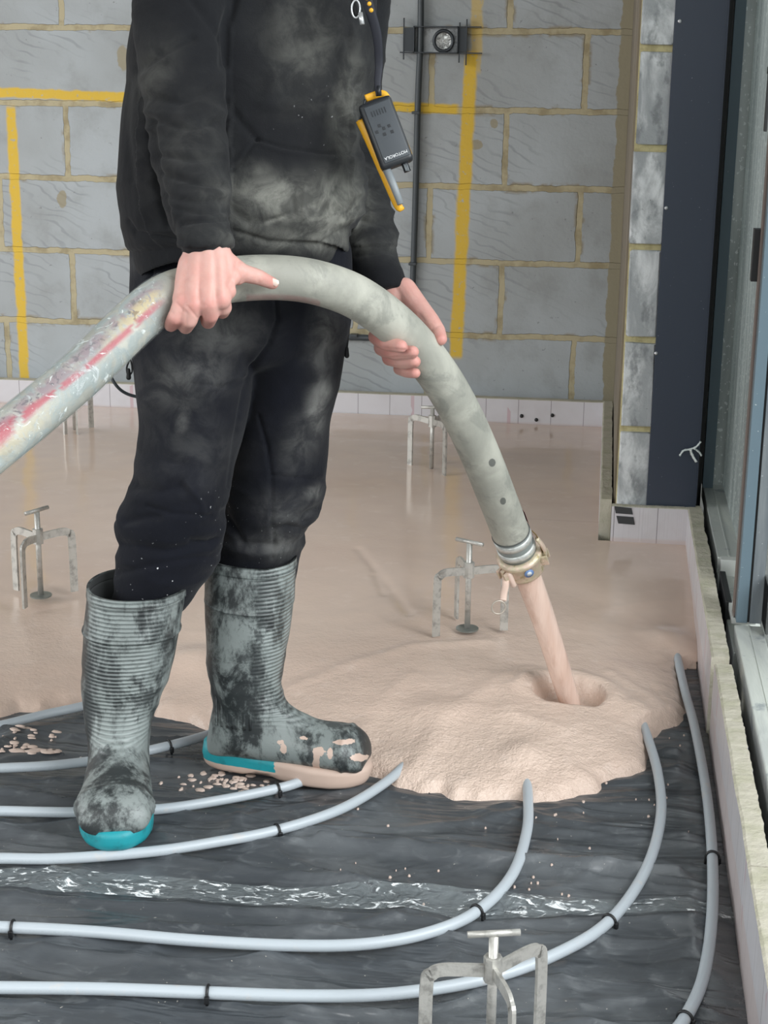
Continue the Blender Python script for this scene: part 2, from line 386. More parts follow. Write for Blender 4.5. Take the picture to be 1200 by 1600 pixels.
# glazed folding doors along the right side: far leaf and near leaf
d1 = tag(empty('door_1', (.29, 3.55, .0)), kind='structure')
b = MB(); b.box((.267, 3.28, .105), (.318, 3.90, .14), .002); b.box((.290, 3.29, .14), (.293, 3.85, .1415)); b.build('sill', sillm, d1)
b = MB(); b.box((.268, 2.80, .04), (.33, 3.28, .108), .002); b.box((.275, 3.28, 0.0), (.33, 3.9, .104)); b.build('lower_sill', sillm, d1)
b = MB(); b.box((.265, 3.85, .14), (.290, 3.90, 2.5), .001); b.build('stile', framem, d1)
b = MB(); b.box((.316, 3.02, .125), (.320, 3.90, 2.5)); b.build('glass', glassm, d1)
b = MB(); b.box((.290, 3.885, .125), (.345, 3.889, 2.5)); b.build('end_glass', glassm, d1)
b = MB(); b.box((.264, 2.98, .05), (.276, 3.17, .145), .002); b.build('bracket', blackm, d1)
b = MB(); b.box((.270, 2.90, .128), (.315, 2.99, .142)); b.build('seal', whitem, d1)
b = MB(); b.box((.272, 3.255, .10), (.318, 3.282, .1425), .002); b.build('sill_end', whitem, d1)
d2 = tag(empty('door_2', (.30, 2.0, .0)), kind='structure')
b = MB(); b.box((.272, 1.2, .105), (.323, 2.86, .14), .002); b.box((.297, 1.2, .14), (.3, 2.86, .1415)); b.box((.278, 1.2, 0), (.33, 2.86, .104)); b.build('sill', sillm, d2)
b = MB(); b.box((.276, 2.872, .14), (.296, 2.93, 2.5), .0012); b.build('stile', framem, d2)
b = MB(); b.box((.296, 2.878, .14), (.300, 2.93, 2.5)); b.build('gasket', blackm, d2)
b = MB(); b.box((.300, 2.872, .14), (.322, 2.93, 2.5), .0012); b.build('stile', dustframe, d2)
b = MB(); b.box((.273, 2.90, .14), (.277, 2.935, 2.5)); b.build('seal', Mat('brown_brush_seal', (112, 100, 94), .8), d2)
b = MB(); b.box((.322, 1.2, .12), (.326, 2.87, 2.5)); b.build('glass', glass_mat(.22), d2)
b = MB(); b.box((.322, 2.80, .145), (.335, 2.88, .235), .002); b.build('bracket', blackm, d2)
b = MB(); p = at(1176, 399, d=3.02)
b.box((.262, 2.93, at(1172, 440, y=2.93)[2]), (.276, 2.955, at(1172, 358, y=2.93)[2]), .001); b.build('latch', blackm, d2)
b = MB(); za, zb = at(1186, 205, y=2.86)[2], at(1186, 104, y=2.86)[2]
b.box((.258, 2.845, za), (.263, 2.86, zb), .001); b.box((.258, 2.845, zb-.012), (.285, 2.875, zb), .001); b.box((.282, 2.845, za+.05), (.3, 2.875, zb), .001); b.build('handle', blackm, d2)
# head and near stiles out of the picture, so the glazing has its whole frame
b = MB(); b.box((.262, 1.2, 2.5), (.33, 3.92, 2.6)); tag(b.build('trim_3', framem), kind='structure')
# ground outside the glass
b = MB(); b.box((.45, -3, -.6), (9, 14, -.10)); b.build('trim_4', Mat('outside_paving', (150, 152, 148), .8)); tag(COL.objects['trim_4'], kind='structure')
b = MB(); b.box((1.5, 2, -.1), (1.62, 12, 1.9)); tag(b.build('trim_5', Mat('outside_fence', (128, 136, 132), .8)), kind='structure')
# black strip painting the shade in the gap between upstand and sill
b = MB(); b.box((.2535, 1.2, -.03), (.268, 3.85, .05)); tag(b.build('gap_dark_strip', blackm), kind='structure')

# ---------------------------------------------------------------- insulation upstands
def board(name, a, c_, label, thick_axis, jag=.0025):
    n = 90; b = MB(); b.box(a, c_); V = []; Fc = []; I = []
    ax = 1 if thick_axis == 0 else 0
    for i in range(n+1):
        t = a[ax]+(c_[ax]-a[ax])*i/n; j1 = jag*1.3*mn.noise(Vector((t*9, 1, 0)))+rng.normal(0, jag*.15); j2 = jag*1.3*mn.noise(Vector((t*11, 5, 0)))+rng.normal(0, jag*.2); j3 = jag*.9*mn.noise(Vector((t*7, 9, 0)))+rng.normal(0, jag*.12)
        for (u, zz) in ((a[thick_axis]+j1*.3, a[2]), (a[thick_axis]+j1*.3, c_[2]+j3-.002), (a[thick_axis]+.003+abs(j1), c_[2]+j3), (c_[thick_axis]+j2, c_[2]+j3*1.2), (c_[thick_axis]+j2*.3, a[2])):
            p = [0, 0, zz]; p[ax] = t; p[thick_axis] = u; V.append(p)
    for i in range(n):
        for k, mm in ((0, 0), (1, 1), (2, 1), (3, 0)):
            Fc.append((i*5+k, i*5+k+1, (i+1)*5+k+1, (i+1)*5+k)); I.append(mm)
        Fc.append((i*5+4, i*5, (i+1)*5, (i+1)*5+4)); I.append(0)
    Fc += [(0, 1, 2, 3, 4), tuple(n*5+k for k in (4, 3, 2, 1, 0))]; I += [1, 1]
    o = obj(name, V, Fc, [foilm, foamm], None, False, mi=I)
    return tag(o, label, 'insulation board', 'insulation boards round the floor edge')
board('insulation_board', (-5.0, 4.84, -.03), (.02, 4.87, .135), 'long foil-faced insulation upstand along the foot of the back block wall', 1, .001)
bk = board('insulation_board', (.018, 3.70, -.03), (.046, 4.84, .14), 'foil-faced insulation board running back beside the return wall, seen edge on', 0)
bp = board('insulation_board', (.046, 3.648, -.03), (.222, 3.666, .14), 'short foil-faced insulation board below the whitened block pier, with black printed bars', 1, .0015)
t = MB(); f = lambda px, py: at(px, py, y=3.6465)
for q4 in (((960, 791), (987, 794), (989, 804), (962, 802)), ((963, 806), (990, 808), (992, 820), (966, 818))):
    P4 = [f(*c) for c in q4]; t.add([p+np.array([0, dy, 0]) for dy in (0, .0006) for p in P4], [(3, 2, 1, 0), (4, 5, 6, 7), (0, 1, 5, 4), (1, 2, 6, 5), (2, 3, 7, 6), (3, 0, 4, 7)])
t.build('printed_bars', printm, bp)
board('insulation_board', (.221, 2.69, -.03), (.2525, 3.68, .14), 'rear foil-faced insulation board beside the glazed doors, screed against it', 0)
board('insulation_board', (.224, 1.93, -.03), (.254, 2.66, .138), 'middle foil-faced insulation board beside the glazed doors, black sheet at its foot', 0)
board('insulation_board', (.2235, 1.2, -.03), (.2535, 1.925, .139), 'nearest foil-faced insulation board beside the glazed doors, at the bottom right corner', 0)
# three dark nail heads / holes in the back upstand
for px, py in ((815, 650), (838, 656), (863, 649)):
    t = MB(); ellipsoid(t, at(px, py, y=4.838), (.006, .003, .006), 10); t.build('hole', blackm, COL.objects['insulation_board'], True)

# ---------------------------------------------------------------- services on the back wall
condm = Mat('dark_grey_conduit', (62, 68, 72), .45)
bx = empty('conduit_pipe', (-.58, YW, .3))
tag(bx, 'dark grey electrical conduit running down the block wall and turning left', 'conduit')
pts = [at(658, -60, y=YW-.02), at(657, 60, y=YW-.02), at(653, 160, y=YW-.016), at(649, 320, y=YW-.016), at(645, 440, y=YW-.016), at(642, 505, y=YW-.016), at(638, 523, y=YW-.016), at(620, 529, y=YW-.016), at(553, 527, y=YW-.016), at(500, 525, y=YW-.016)]
t = MB(); t.tube(spline(pts, 6), .0095, 14); t.build('pipe', condm, bx, True)
for px, py in ((650, 176), (645, 412), (553, 524)):
    p = at(px, py, y=YW-.018); t = MB(); t.box(p-np.array([.012, .014, .004]), p+np.array([.012, .018, .004]), .002); t.build('clip', condm, bx)
sb = empty('socket_back_box', at(680, 62, y=YW)); tag(sb, 'dark metal electrical back box with a round hole, fixed to the block wall on rails', 'junction box')
X0, X1 = at(646, 62, y=YW-.03)[0], at(716, 62, y=YW-.03)[0]; Z1, Z0 = at(680, 41, y=YW-.03)[2], at(680, 83, y=YW-.03)[2]
dk = Mat('dark_plated_steel', (54, 58, 62), .4, .5); lt = Mat('galvanised_box_inside', (176, 180, 182), .5, .0); lt.mix(lt.ramp(lt.noise(60, 4, dist=1), .45, .6), (120, 124, 126), .7); lt.bump(lt.noise(80, 3), .003)
t = MB()
t.box((X0, YW-.036, Z1-.003), (X1, YW, Z1)); t.box((X0, YW-.036, Z0), (X1, YW, Z0+.003)); t.box((X0, YW-.036, Z0), (X0+.003, YW, Z1)); t.box((X1-.003, YW-.036, Z0), (X1, YW, Z1)); t.build('box', dk, sb)
t = MB(); t.box((X0+.003, YW-.006, Z0+.003), (X1-.003, YW-.002, Z1-.003)); t.build('back_plate', lt, sb)
t = MB(); c = (at(693, 64, y=YW-.03)); V = []; 
ring = [(c+np.array([math.cos(a)*.028, 0, math.sin(a)*.029])) for a in np.linspace(0, 2*PI, 33)]
t.tube(ring, .005, 8, False, .6); t.build('ring', dk, sb, True)
t = MB(); V = [c+np.array([0, .012, 0])]+[c+np.array([math.cos(a)*.023, .012, math.sin(a)*.024]) for a in np.linspace(0, 2*PI, 32, endpoint=False)]
V2 = [np.array(v)+np.array([0, .004, 0]) for v in V]; nn = 33
t.add(V+V2, [(0, 1+(k+1) % 32, 1+k) for k in range(32)]+[(nn, nn+1+k, nn+1+(k+1) % 32) for k in range(32)]+[(1+k, 1+(k+1) % 32, nn+1+(k+1) % 32, nn+1+k) for k in range(32)])
fo = Mat('crumpled_foil', (206, 208, 206), .3, .6); fo.bump(fo.noise(70, 3, dist=1.2), .01); t.build('knockout', fo, sb)
for pxa, pxb in ((630, 647), (716, 729)):
    t = MB(); a = at(pxa, 62, y=YW-.02)[0]; c_ = at(pxb, 62, y=YW-.02)[0]; t.box((a, YW-.022, Z0+.004), (c_, YW-.018, Z1-.004)); t.build('side_plate', dk, sb)
for zz, xa, xb in ((Z1-.001, 646, 752), (Z0+.001, 625, 754)):
    t = MB(); t.box((at(xa, 62, y=YW-.02)[0], YW-.022, zz-.0018), (at(xb, 62, y=YW-.02)[0], YW-.018, zz+.0018)); t.build('rail', dk, sb)
for px, ya, yb in ((631, 28, 93), (718, 35, 98), (729, 30, 102)):
    t = MB(); x_ = at(px, 62, y=YW-.02)[0]; t.box((x_-.0018, YW-.024, at(px, yb, y=YW-.02)[2]), (x_+.0018, YW-.016, at(px, ya, y=YW-.02)[2])); t.build('rod', dk, sb)

# outline of the wet screed's front edge and of the area it covers
edge = [(-700, 1150), (-300, 1125), (-100, 1116), (0, 1112), (30, 1104), (62, 1103), (95, 1097), (133, 1090), (170, 1078), (215, 1085), (238, 1096), (245, 1112), (270, 1116), (300, 1124), (330, 1136), (350, 1150), (400, 1165), (450, 1185), (520, 1202), (578, 1204), (606, 1212), (622, 1222), (655, 1229), (690, 1230), (712, 1240), (750, 1242), (800, 1242), (835, 1248), (868, 1244), (900, 1234), (930, 1230), (938, 1218), (960, 1208), (985, 1206), (1003, 1200), (1008, 1186), (1006, 1148), (1020, 1138), (1040, 1128), (1058, 1118), (1064, 1106), (1062, 1080), (1058, 1050), (1064, 1038), (1090, 1034), (1104, 1030)]
EW = [at(x, y, z=.003)[:2] for x, y in edge]
poly = EW+[np.array([.2225, EW[-1][1]]), np.array([.2225, 3.655]), np.array([.03, 3.655]), np.array([.0195, 4.838]), np.array([-4.9, 4.838]), np.array([-4.9, EW[0][1]])]
def inside(X, Y, pl):
    r = np.zeros(len(X), bool); n = len(pl); j = n-1
    for i in range(n):
        xi, yi = pl[i]; xj, yj = pl[j]; c = ((yi > Y) != (yj > Y)); 
        with np.errstate(divide='ignore', invalid='ignore'): xx = (xj-xi)*(Y-yi)/((yj-yi) if yj != yi else 1e-12)+xi
        r ^= c & (X < xx); j = i
    return r
# ---------------------------------------------------------------- black membrane
memm = Mat('black_polythene', (66, 70, 74), .34, spec=.8)
memm.mix(memm.ramp(memm.noise(3.2, 5, dist=.7, sc=(1, 1.7, 1)), .42, .72), (108, 112, 115), .6)
memm.mix(memm.ramp(memm.noise(26, 6, dist=1.2, sc=(1, 1.4, 1)), .55, .72), (122, 126, 128), .38)
memm.mix(memm.ramp(memm.noise(170, 1), .77, .80), (196, 190, 180), .7)
memm.roughmap(memm.noise(6, 5), .18, .42)
memm.bump(memm.noise(6, 3, rough=.5, dist=.9, sc=(.4, 1.9, 1)), .03, .8); memm.bump(memm.noise(40, 2, dist=.8, sc=(.6, 1.5, 1)), .0025, .5)
NX, NY = 330, 420; gx = np.linspace(-1.9, .2235, NX); gy = np.linspace(1.15, 3.3, NY)
GX, GY = np.meshgrid(gx, gy); P_ = np.stack([GX.ravel(), GY.ravel()], 1)
def rid(fx, fy, k, off):
    a = np.array([mn.noise(Vector((x*fx+off, y*fy+off*1.7, off))) for x, y in P_]); return np.clip(1-np.abs(a)*2.2, 0, 1)**k
wz = .013*rid(1.0, 5.0, 7, 3.1)+.009*rid(2.0, 8, 7, 9.7)+.0045*rid(5, 12, 3, 5.3)+.003*rid(9, 9, 3, 1.3)
def fold_world(pl, wd, hgt):
    q = [at(px, py, z=0)[:2] for px, py in pl]; d, s_ = seg_dist(P_[:, 0], P_[:, 1], q); return hgt*np.exp(-(d/wd)**2)
wz += fold_world([(500, 1312), (640, 1325), (800, 1345), (900, 1356), (1060, 1362)], .010, .014)
wz += fold_world([(500, 1290), (620, 1292), (720, 1284), (900, 1260)], .010, .006)
wz += fold_world([(240, 1302), (400, 1318), (520, 1312)], .007, .007)
wz += fold_world([(870, 1160), (960, 1168), (1060, 1172)], .006, .010)
wz += fold_world([(0, 1290), (130, 1284), (240, 1275)], .008, .006)
wz += fold_world([(0, 1400), (300, 1412), (700, 1440), (1100, 1440)], .009, .006)
wz *= np.clip((.215-P_[:, 0])/.05, 0, 1)
de_, _ = seg_dist(P_[:, 0], P_[:, 1], EW); di_ = inside(P_[:, 0], P_[:, 1], poly)
wz *= np.where(di_, .15, np.clip(.2+de_/.07, 0, 1))
MEMZ = wz.reshape(NY, NX)-.007
def memz(x, y):
    i = int(np.clip((x+1.9)/(2.1235)*(NX-1), 0, NX-1)); j = int(np.clip((y-1.15)/2.15*(NY-1), 0, NY-1)); return MEMZ[j, i]
V = np.concatenate([P_, MEMZ.reshape(-1, 1)], 1)
idx = np.arange(NX*NY).reshape(NY, NX)
Fc = np.stack([idx[:-1, :-1], idx[:-1, 1:], idx[1:, 1:], idx[1:, :-1]], -1).reshape(-1, 4)
tag(obj('membrane_sheet', V, Fc, memm), 'creased black polythene sheet covering the floor under the white pipes', 'plastic sheet')
# clear tape over the lap of the sheet
tapem = Mat('clear_glossy_tape', (168, 178, 180), .12, spec=.8)
tapem.mix(tapem.ramp(tapem.noise(48, 5, dist=.9, sc=(.7, 1.5, 1)), .54, .64), (244, 248, 250), 1.); tapem.bump(tapem.noise(30, 3, dist=1.2), .02, 1.)  # whitish noise marks paint the glints of the wrinkled tape into its colour
tr = tapem.node('ShaderNodeBsdfTransparent'); mx = tapem.node('ShaderNodeMixShader')
tapem.link(tapem.math('ADD', .22, tapem.math('MULTIPLY', tapem.ramp(tapem.noise(48, 5, dist=.9, sc=(.7, 1.5, 1)), .54, .64), .7)), mx.inputs[0])
tapem.link(tr.outputs[0], mx.inputs[1]); tapem.link(tapem.b.outputs[0], mx.inputs[2]); tapem.link(mx.outputs[0], tapem.n['Material Output'].inputs[0])
up = [(-40, 1353), (120, 1353), (240, 1362), (420, 1378), (600, 1382), (780, 1396), (950, 1402), (1080, 1404), (1150, 1410)]
lo = [(-40, 1396), (120, 1388), (240, 1398), (420, 1414), (600, 1418), (780, 1434), (950, 1431), (1080, 1432), (1150, 1436)]
U = spline([at(*q, z=.004) for q in up], 12); L = spline([at(*q, z=.004) for q in lo], 12); V = []; n = len(U); K = 9
for i in range(n):
    for k in range(K):
        p = U[i]+(L[i]-U[i])*k/(K-1); p[2] = memz(p[0], p[1])+.0022+.0016*rng.random(); V.append(p)
Fc = [(i*K+k, i*K+k+1, (i+1)*K+k+1, (i+1)*K+k) for i in range(n-1) for k in range(K-1)]
tag(obj('clear_tape', V, Fc, tapem), 'shiny clear tape strip stuck across the black sheet', 'tape')

# ---------------------------------------------------------------- heating pipes and their clips
pipem = Mat('white_plastic_pipe', (174, 182, 188), .35, spec=.5)
pipem.mix(pipem.ramp(pipem.noise(30, 4), .6, .72), (196, 186, 176), .35)
for i in range(1):   # rows of tiny print along the top of the pipe
    u_ = pipem.node('ShaderNodeUVMap'); s2 = pipem.node('ShaderNodeSeparateXYZ'); pipem.link(u_.outputs[0], s2.inputs[0])
    nn_ = pipem.node('ShaderNodeTexNoise'); nn_.noise_dimensions = '1D'; nn_.inputs['Scale'].default_value = 190; pipem.link(s2.outputs[0], nn_.inputs['W'])
    n3 = pipem.node('ShaderNodeTexNoise'); n3.noise_dimensions = '1D'; n3.inputs['Scale'].default_value = 5; n3.inputs['Detail'].default_value = 0; pipem.link(s2.outputs[0], n3.inputs['W'])
    band = pipem.math('LESS_THAN', pipem.math('ABSOLUTE', pipem.math('SUBTRACT', s2.outputs[1], .25)), .022)
    k = pipem.math('MULTIPLY', band, pipem.math('MULTIPLY', pipem.math('GREATER_THAN', nn_.outputs[0], .52), pipem.math('GREATER_THAN', n3.outputs[0], .52)))
    pipem.mix(k, (96, 98, 102), .8)
clipm = Mat('black_plastic_clip', (22, 23, 25), .4)
PR = .0082
PIPES = [
 ([(-60, 1142), (0, 1134), (70, 1117), (133, 1103), (200, 1083), (268, 1056), (330, 1025)], 'white heating pipe highest up behind the near boot, ending in the screed', []),
 ([(-60, 1203), (0, 1201), (90, 1196), (180, 1184), (264, 1166), (333, 1146), (400, 1118)], 'second white heating pipe from the top, running behind the near boot to the far heel', [(264, 1166)]),
 ([(-60, 1266), (0, 1268), (130, 1270), (250, 1265), (350, 1250), (433, 1233), (470, 1222), (540, 1195)], 'white heating pipe passing under the near boot to the far toe', [(433, 1233)]),
 ([(-60, 1342), (0, 1342), (100, 1342), (240, 1331), (340, 1316), (433, 1298), (530, 1266), (600, 1225), (640, 1188), (656, 1163), (672, 1130)], 'white heating pipe in front of the near boot, curving up into the screed', [(433, 1298)]),
 ([(-60, 1448), (20, 1450), (150, 1457), (300, 1470), (450, 1478), (570, 1476), (670, 1458), (745, 1425), (800, 1368), (823, 1300), (825, 1250), (822, 1215), (815, 1170)], 'white heating pipe bending up into the middle of the screed edge', [(20, 1450), (747, 1424)]),
 ([(-60, 1544), (0, 1544), (160, 1546), (325, 1552), (480, 1557), (620, 1553), (760, 1530), (870, 1491), (952, 1440), (1008, 1362), (1032, 1280), (1028, 1210), (1009, 1145), (990, 1100)], 'white heating pipe sweeping behind the front tripod and up to the right of the screed', [(325, 1552), (952, 1440)]),
 ([(1010, 1680), (1040, 1630), (1070, 1592), (1098, 1530), (1112, 1440), (1113, 1340), (1104, 1240), (1086, 1140), (1070, 1080), (1060, 1036), (1048, 980)], 'white heating pipe running alongside the insulation board at the right', [(1113, 1337), (1070, 1591)]),
]
for k, (px, lab, clips) in enumerate(PIPES):
    pts = spline([at(x, y, z=.009) for x, y in px], 14); pts[:, 2] = [.0098 for p in pts]
    V, Fc, uv = tube(pts, PR, 16)
    tag(obj('heating_pipe', V, Fc, pipem, None, True, uv=uv), lab, 'pipe', 'white underfloor heating pipes')
    for cx, cy in clips:
        c = at(cx, cy, z=.009); i = int(np.argmin(np.linalg.norm(pts-c, axis=1))); c = pts[i]
        T = pts[min(i+1, len(pts)-1)]-pts[max(i-1, 0)]; T[2] = 0; T /= np.linalg.norm(T); S = np.array([-T[1], T[0], 0]); Zx = np.array([0, 0, 1.])
        t = MB(); arc = [c+S*math.cos(a)*(PR+.0014)+Zx*math.sin(a)*(PR+.0014) for a in np.linspace(-.2, PI+.2, 14)]
        arc = [c+S*(PR+.0016)-Zx*.012]+arc+[c-S*(PR+.0016)-Zx*.012]
        t.tube(arc, .0021, 8); t.obox(c-S*(PR+.003)-Zx*.004, T, S, Zx, (.0032, .002, .005), .0008)
        where = {0: '', 1: 'on the pipe behind the near boot', 2: 'on the pipe below the far heel', 3: 'on the pipe in front of the near boot', 4: 'at the far left, on the second pipe from the front' if cx < 400 else 'where the middle pipe crosses the clear tape', 5: 'on the frontmost pipe, left half of the photo' if cx < 500 else 'on the outer curving pipe right of the front tripod', 6: 'on the rightmost pipe beside the insulation board' if cy < 1500 else 'on the rightmost pipe at the bottom edge of the photo'}[k]
        tag(t.build('pipe_clip', clipm, None, True), 'small black staple clip '+where, 'clip', 'black pipe clips')

# ---------------------------------------------------------------- wet screed
screm = Mat('wet_pink_beige_screed', (212, 190, 175), .2, spec=.5)
screm.mix(screm.ramp(screm.noise(2.0, 4), .35, .7), (206, 182, 167), .8)
screm.mix(screm.ramp(screm.noise(24, 4), .55, .75), (220, 200, 187), .5)
gy_ = screm.xyz()[1]
bmk = screm.attr('rough_flow')
hgt = screm.math('MULTIPLY', bmk, screm.math('ADD', screm.noise(75, 4, rough=.6), screm.math('MULTIPLY', screm.noise(210, 2), .5)))
screm.bump(hgt, .0055, .85); screm.bump(screm.noise(2.2, 3, sc=(1, 1.6, 1)), .01, .12)
rr = screm.node('ShaderNodeMapRange'); rr.inputs[3].default_value = .13; rr.inputs[4].default_value = .42; screm.link(bmk, rr.inputs[0]); screm.link(rr.outputs[0], screm.b.inputs['Roughness'])
def ymap(t):  # finer towards the front
    return 2.0+2.838*(t**1.5)
nx, ny = 560, 430; sxg = np.concatenate([np.linspace(-4.9, -1.6, 60, endpoint=False), np.linspace(-1.6, .2225, nx-60)]); syg = ymap(np.linspace(0, 1, ny))
SX, SY = np.meshgrid(sxg, syg); X = SX.ravel(); Y = SY.ravel()
ins = inside(X, Y, poly) | ((Y > 3.0) & (Y < 3.655)) | ((Y >= 3.655) & (X < .0195))
d, _ = seg_dist(X, Y, EW); sd = np.where(ins, d, -d)
n1 = nz(np.stack([X, Y, X*0], 1), (5, 5, 1)); n2 = nz(np.stack([X, Y, X*0+4], 1), (14, 14, 1)); n3 = nz(np.stack([X, Y, X*0+9], 1), (38, 38, 1))
sd2 = sd+.006*n3*(np.abs(sd) < .05)
hh = np.interp(sd2, [-.03, -.012, 0, .006, .014, .03, .06, .12, .25, .6, 1.2], [-.03, -.013, -.001, .006, .011, .015, .020, .029, .041, .052, .058])
act = np.exp(-(np.hypot(X+.02, (Y-2.68))/.55)**2); nearf = np.clip((3.25-Y)/.7, 0, 1)
hh += (.0035*n1+.0028*n2)*(.25+.75*nearf)*np.clip(sd/.05, 0, 1)+.0010*n3*act
ct = at(889, 1076, z=.05); rr_ = np.hypot(X-ct[0], (Y-ct[1])); 
hh += .012*np.exp(-(rr_/.22)**2)+.007*np.exp(-((rr_-.083-.012*n2)/.018)**2)*np.clip((Y-ct[1])/.05+.8, 0, 1)
hh -= .040*np.clip((.066+.008*n2-rr_)/.009, 0, 1)*np.clip((Y-ct[1])/.03+1.6, 0, 1)
for tx, ty, s_ in ((672, 1130, .05), (818, 1188, .04), (996, 1118, .05), (1052, 1004, .05), (300, 1038, .05), (350, 1140, .03)):
    p = at(tx, ty, z=.02); hh += .014*np.exp(-(np.hypot(X-p[0], Y-p[1])/s_)**2)*(sd > .01)
for pl_, wd, dp in (([(560, 860), (610, 920), (640, 960)], .012, -.0022), ([(585, 900), (600, 930)], .01, -.002), ([(460, 1060), (540, 1035), (640, 1010), (760, 1000)], .018, .004), ([(540, 1170), (580, 1100), (640, 1050)], .02, .004), ([(640, 1180), (690, 1120), (780, 1060), (830, 1045)], .022, .005), ([(820, 1060), (790, 1075), (800, 1110), (880, 1130)], .014, .004), ([(955, 1040), (1000, 1060), (1050, 1090)], .014, .003), ([(1020, 1050), (1050, 1088)], .006, -.002), ([(900, 1200), (880, 1150), (870, 1120)], .03, .004), ([(745, 1240), (770, 1180), (830, 1150)], .03, .003)):
    q = [at(a, c, z=.05)[:2] for a, c in pl_]; dd, _ = seg_dist(X, Y, q); hh += dp*np.exp(-(dd/wd)**2)*np.clip(sd/.03, 0, 1)
for bx_, by_ in ((580, 637),):   # slight rise of fresh screed against the back upstand
    p = at(600, 655, z=.06); hh += .012*np.exp(-((X-p[0])/.28)**4)*np.clip((Y-4.55)/.25, 0, 1)
keep = hh > -.012; vid = -np.ones(len(X), int)
Fq = []; ok = keep.reshape(ny, nx)
ii = np.arange(nx*ny).reshape(ny, nx)
cell = ok[:-1, :-1] & ok[1:, :-1] & ok[:-1, 1:] & ok[1:, 1:]
cx_ = .5*(SX[:-1, :-1]+SX[1:, 1:]); cy_ = .5*(SY[:-1, :-1]+SY[1:, 1:]); cell &= ~((cy_ > 3.655) & (cx_ > .0195))
Fq = np.stack([ii[:-1, :-1], ii[:-1, 1:], ii[1:, 1:], ii[1:, :-1]], -1)[cell]
used = np.unique(Fq); vid[used] = np.arange(len(used))
rf = np.clip(np.clip((3.15-Y)/.75, 0, 1)*(.35+.65*np.clip(np.exp(-(np.hypot(X+.08, Y-2.6)/.55)**2)*1.5, 0, 1))+.3*np.clip(nz(np.stack([X, Y, X*0+2], 1), (3, 3, 1)), 0, 1)*(Y < 3.8), 0, 1)
scr = obj('wet_screed', np.stack([X, Y, hh], 1)[used], vid[Fq], screm, None, True, attrs={'rough_flow': rf[used]})
tag(scr, 'wet pinkish beige screed spreading over the floor, rippled round the pouring hole', 'screed', kind='stuff')
# splashes of screed on the black sheet
splm = Mat('screed_splash', (198, 178, 166), .45)
def splat(px, py, rx, ry):
    c = at(px, py, z=.002); n = 12; r0 = rng.uniform(.75, 1.25, n); V = []; s_ = at(px+1, py, z=0)[0]-at(px, py, z=0)[0]
    zc = memz(c[0], c[1])
    for f_, zz in ((1, .0002), (.85, .0018), (.45, .0028)):
        for k in range(n): a = 2*PI*k/n; V.append((c[0]+rx*s_*f_*r0[k]*math.cos(a), c[1]+ry*s_*3.2*f_*r0[k]*math.sin(a), zc+zz))
    Fc = [(r*n+k, r*n+(k+1) % n, (r+1)*n+(k+1) % n, (r+1)*n+k) for r in range(2) for k in range(n)]+[tuple(2*n+k for k in range(n))]
    return V, Fc
for area_, cnt, lab in (((20, 1160, 90, 32, 1178), 34, 'splashes of screed on the black sheet left of the near boot'), ((310, 1196, 410, 1240, 0), 62, 'crumbs and splashes of screed below the far heel'), ((860, 1120, 1110, 1330, 1), 26, 'crumbs of screed scattered on the sheet by the right insulation board'), ((500, 1235, 900, 1420, 1), 26, 'tiny crumbs of screed on the sheet in front of the screed edge')):
    t = MB()
    if area_[4] == 1178:
        for k in range(cnt): V, Fc = splat(rng.uniform(0, 92), rng.uniform(1135, 1178), rng.uniform(1.5, 9), rng.uniform(.6, 2)); t.add(V, Fc)
        for k in range(6): V, Fc = splat(rng.uniform(20, 85), rng.uniform(1165, 1174), 14, 2.4); t.add(V, Fc)
    elif area_[4] == 0:
        for k in range(cnt): V, Fc = splat(rng.normal(350, 32), rng.normal(1217, 9), rng.uniform(1.5, 8), rng.uniform(.6, 2.2)); t.add(V, Fc)
    else:
        for k in range(cnt): r_ = rng.uniform(.8, 2.6) if rng.random() < .93 else 6; V, Fc = splat(rng.uniform(area_[0], area_[2]), rng.uniform(area_[1], area_[3]), r_, r_*.5); t.add(V, Fc)
    tag(t.build('screed_splashes', splm, None, True), lab, 'splashes', kind='stuff')
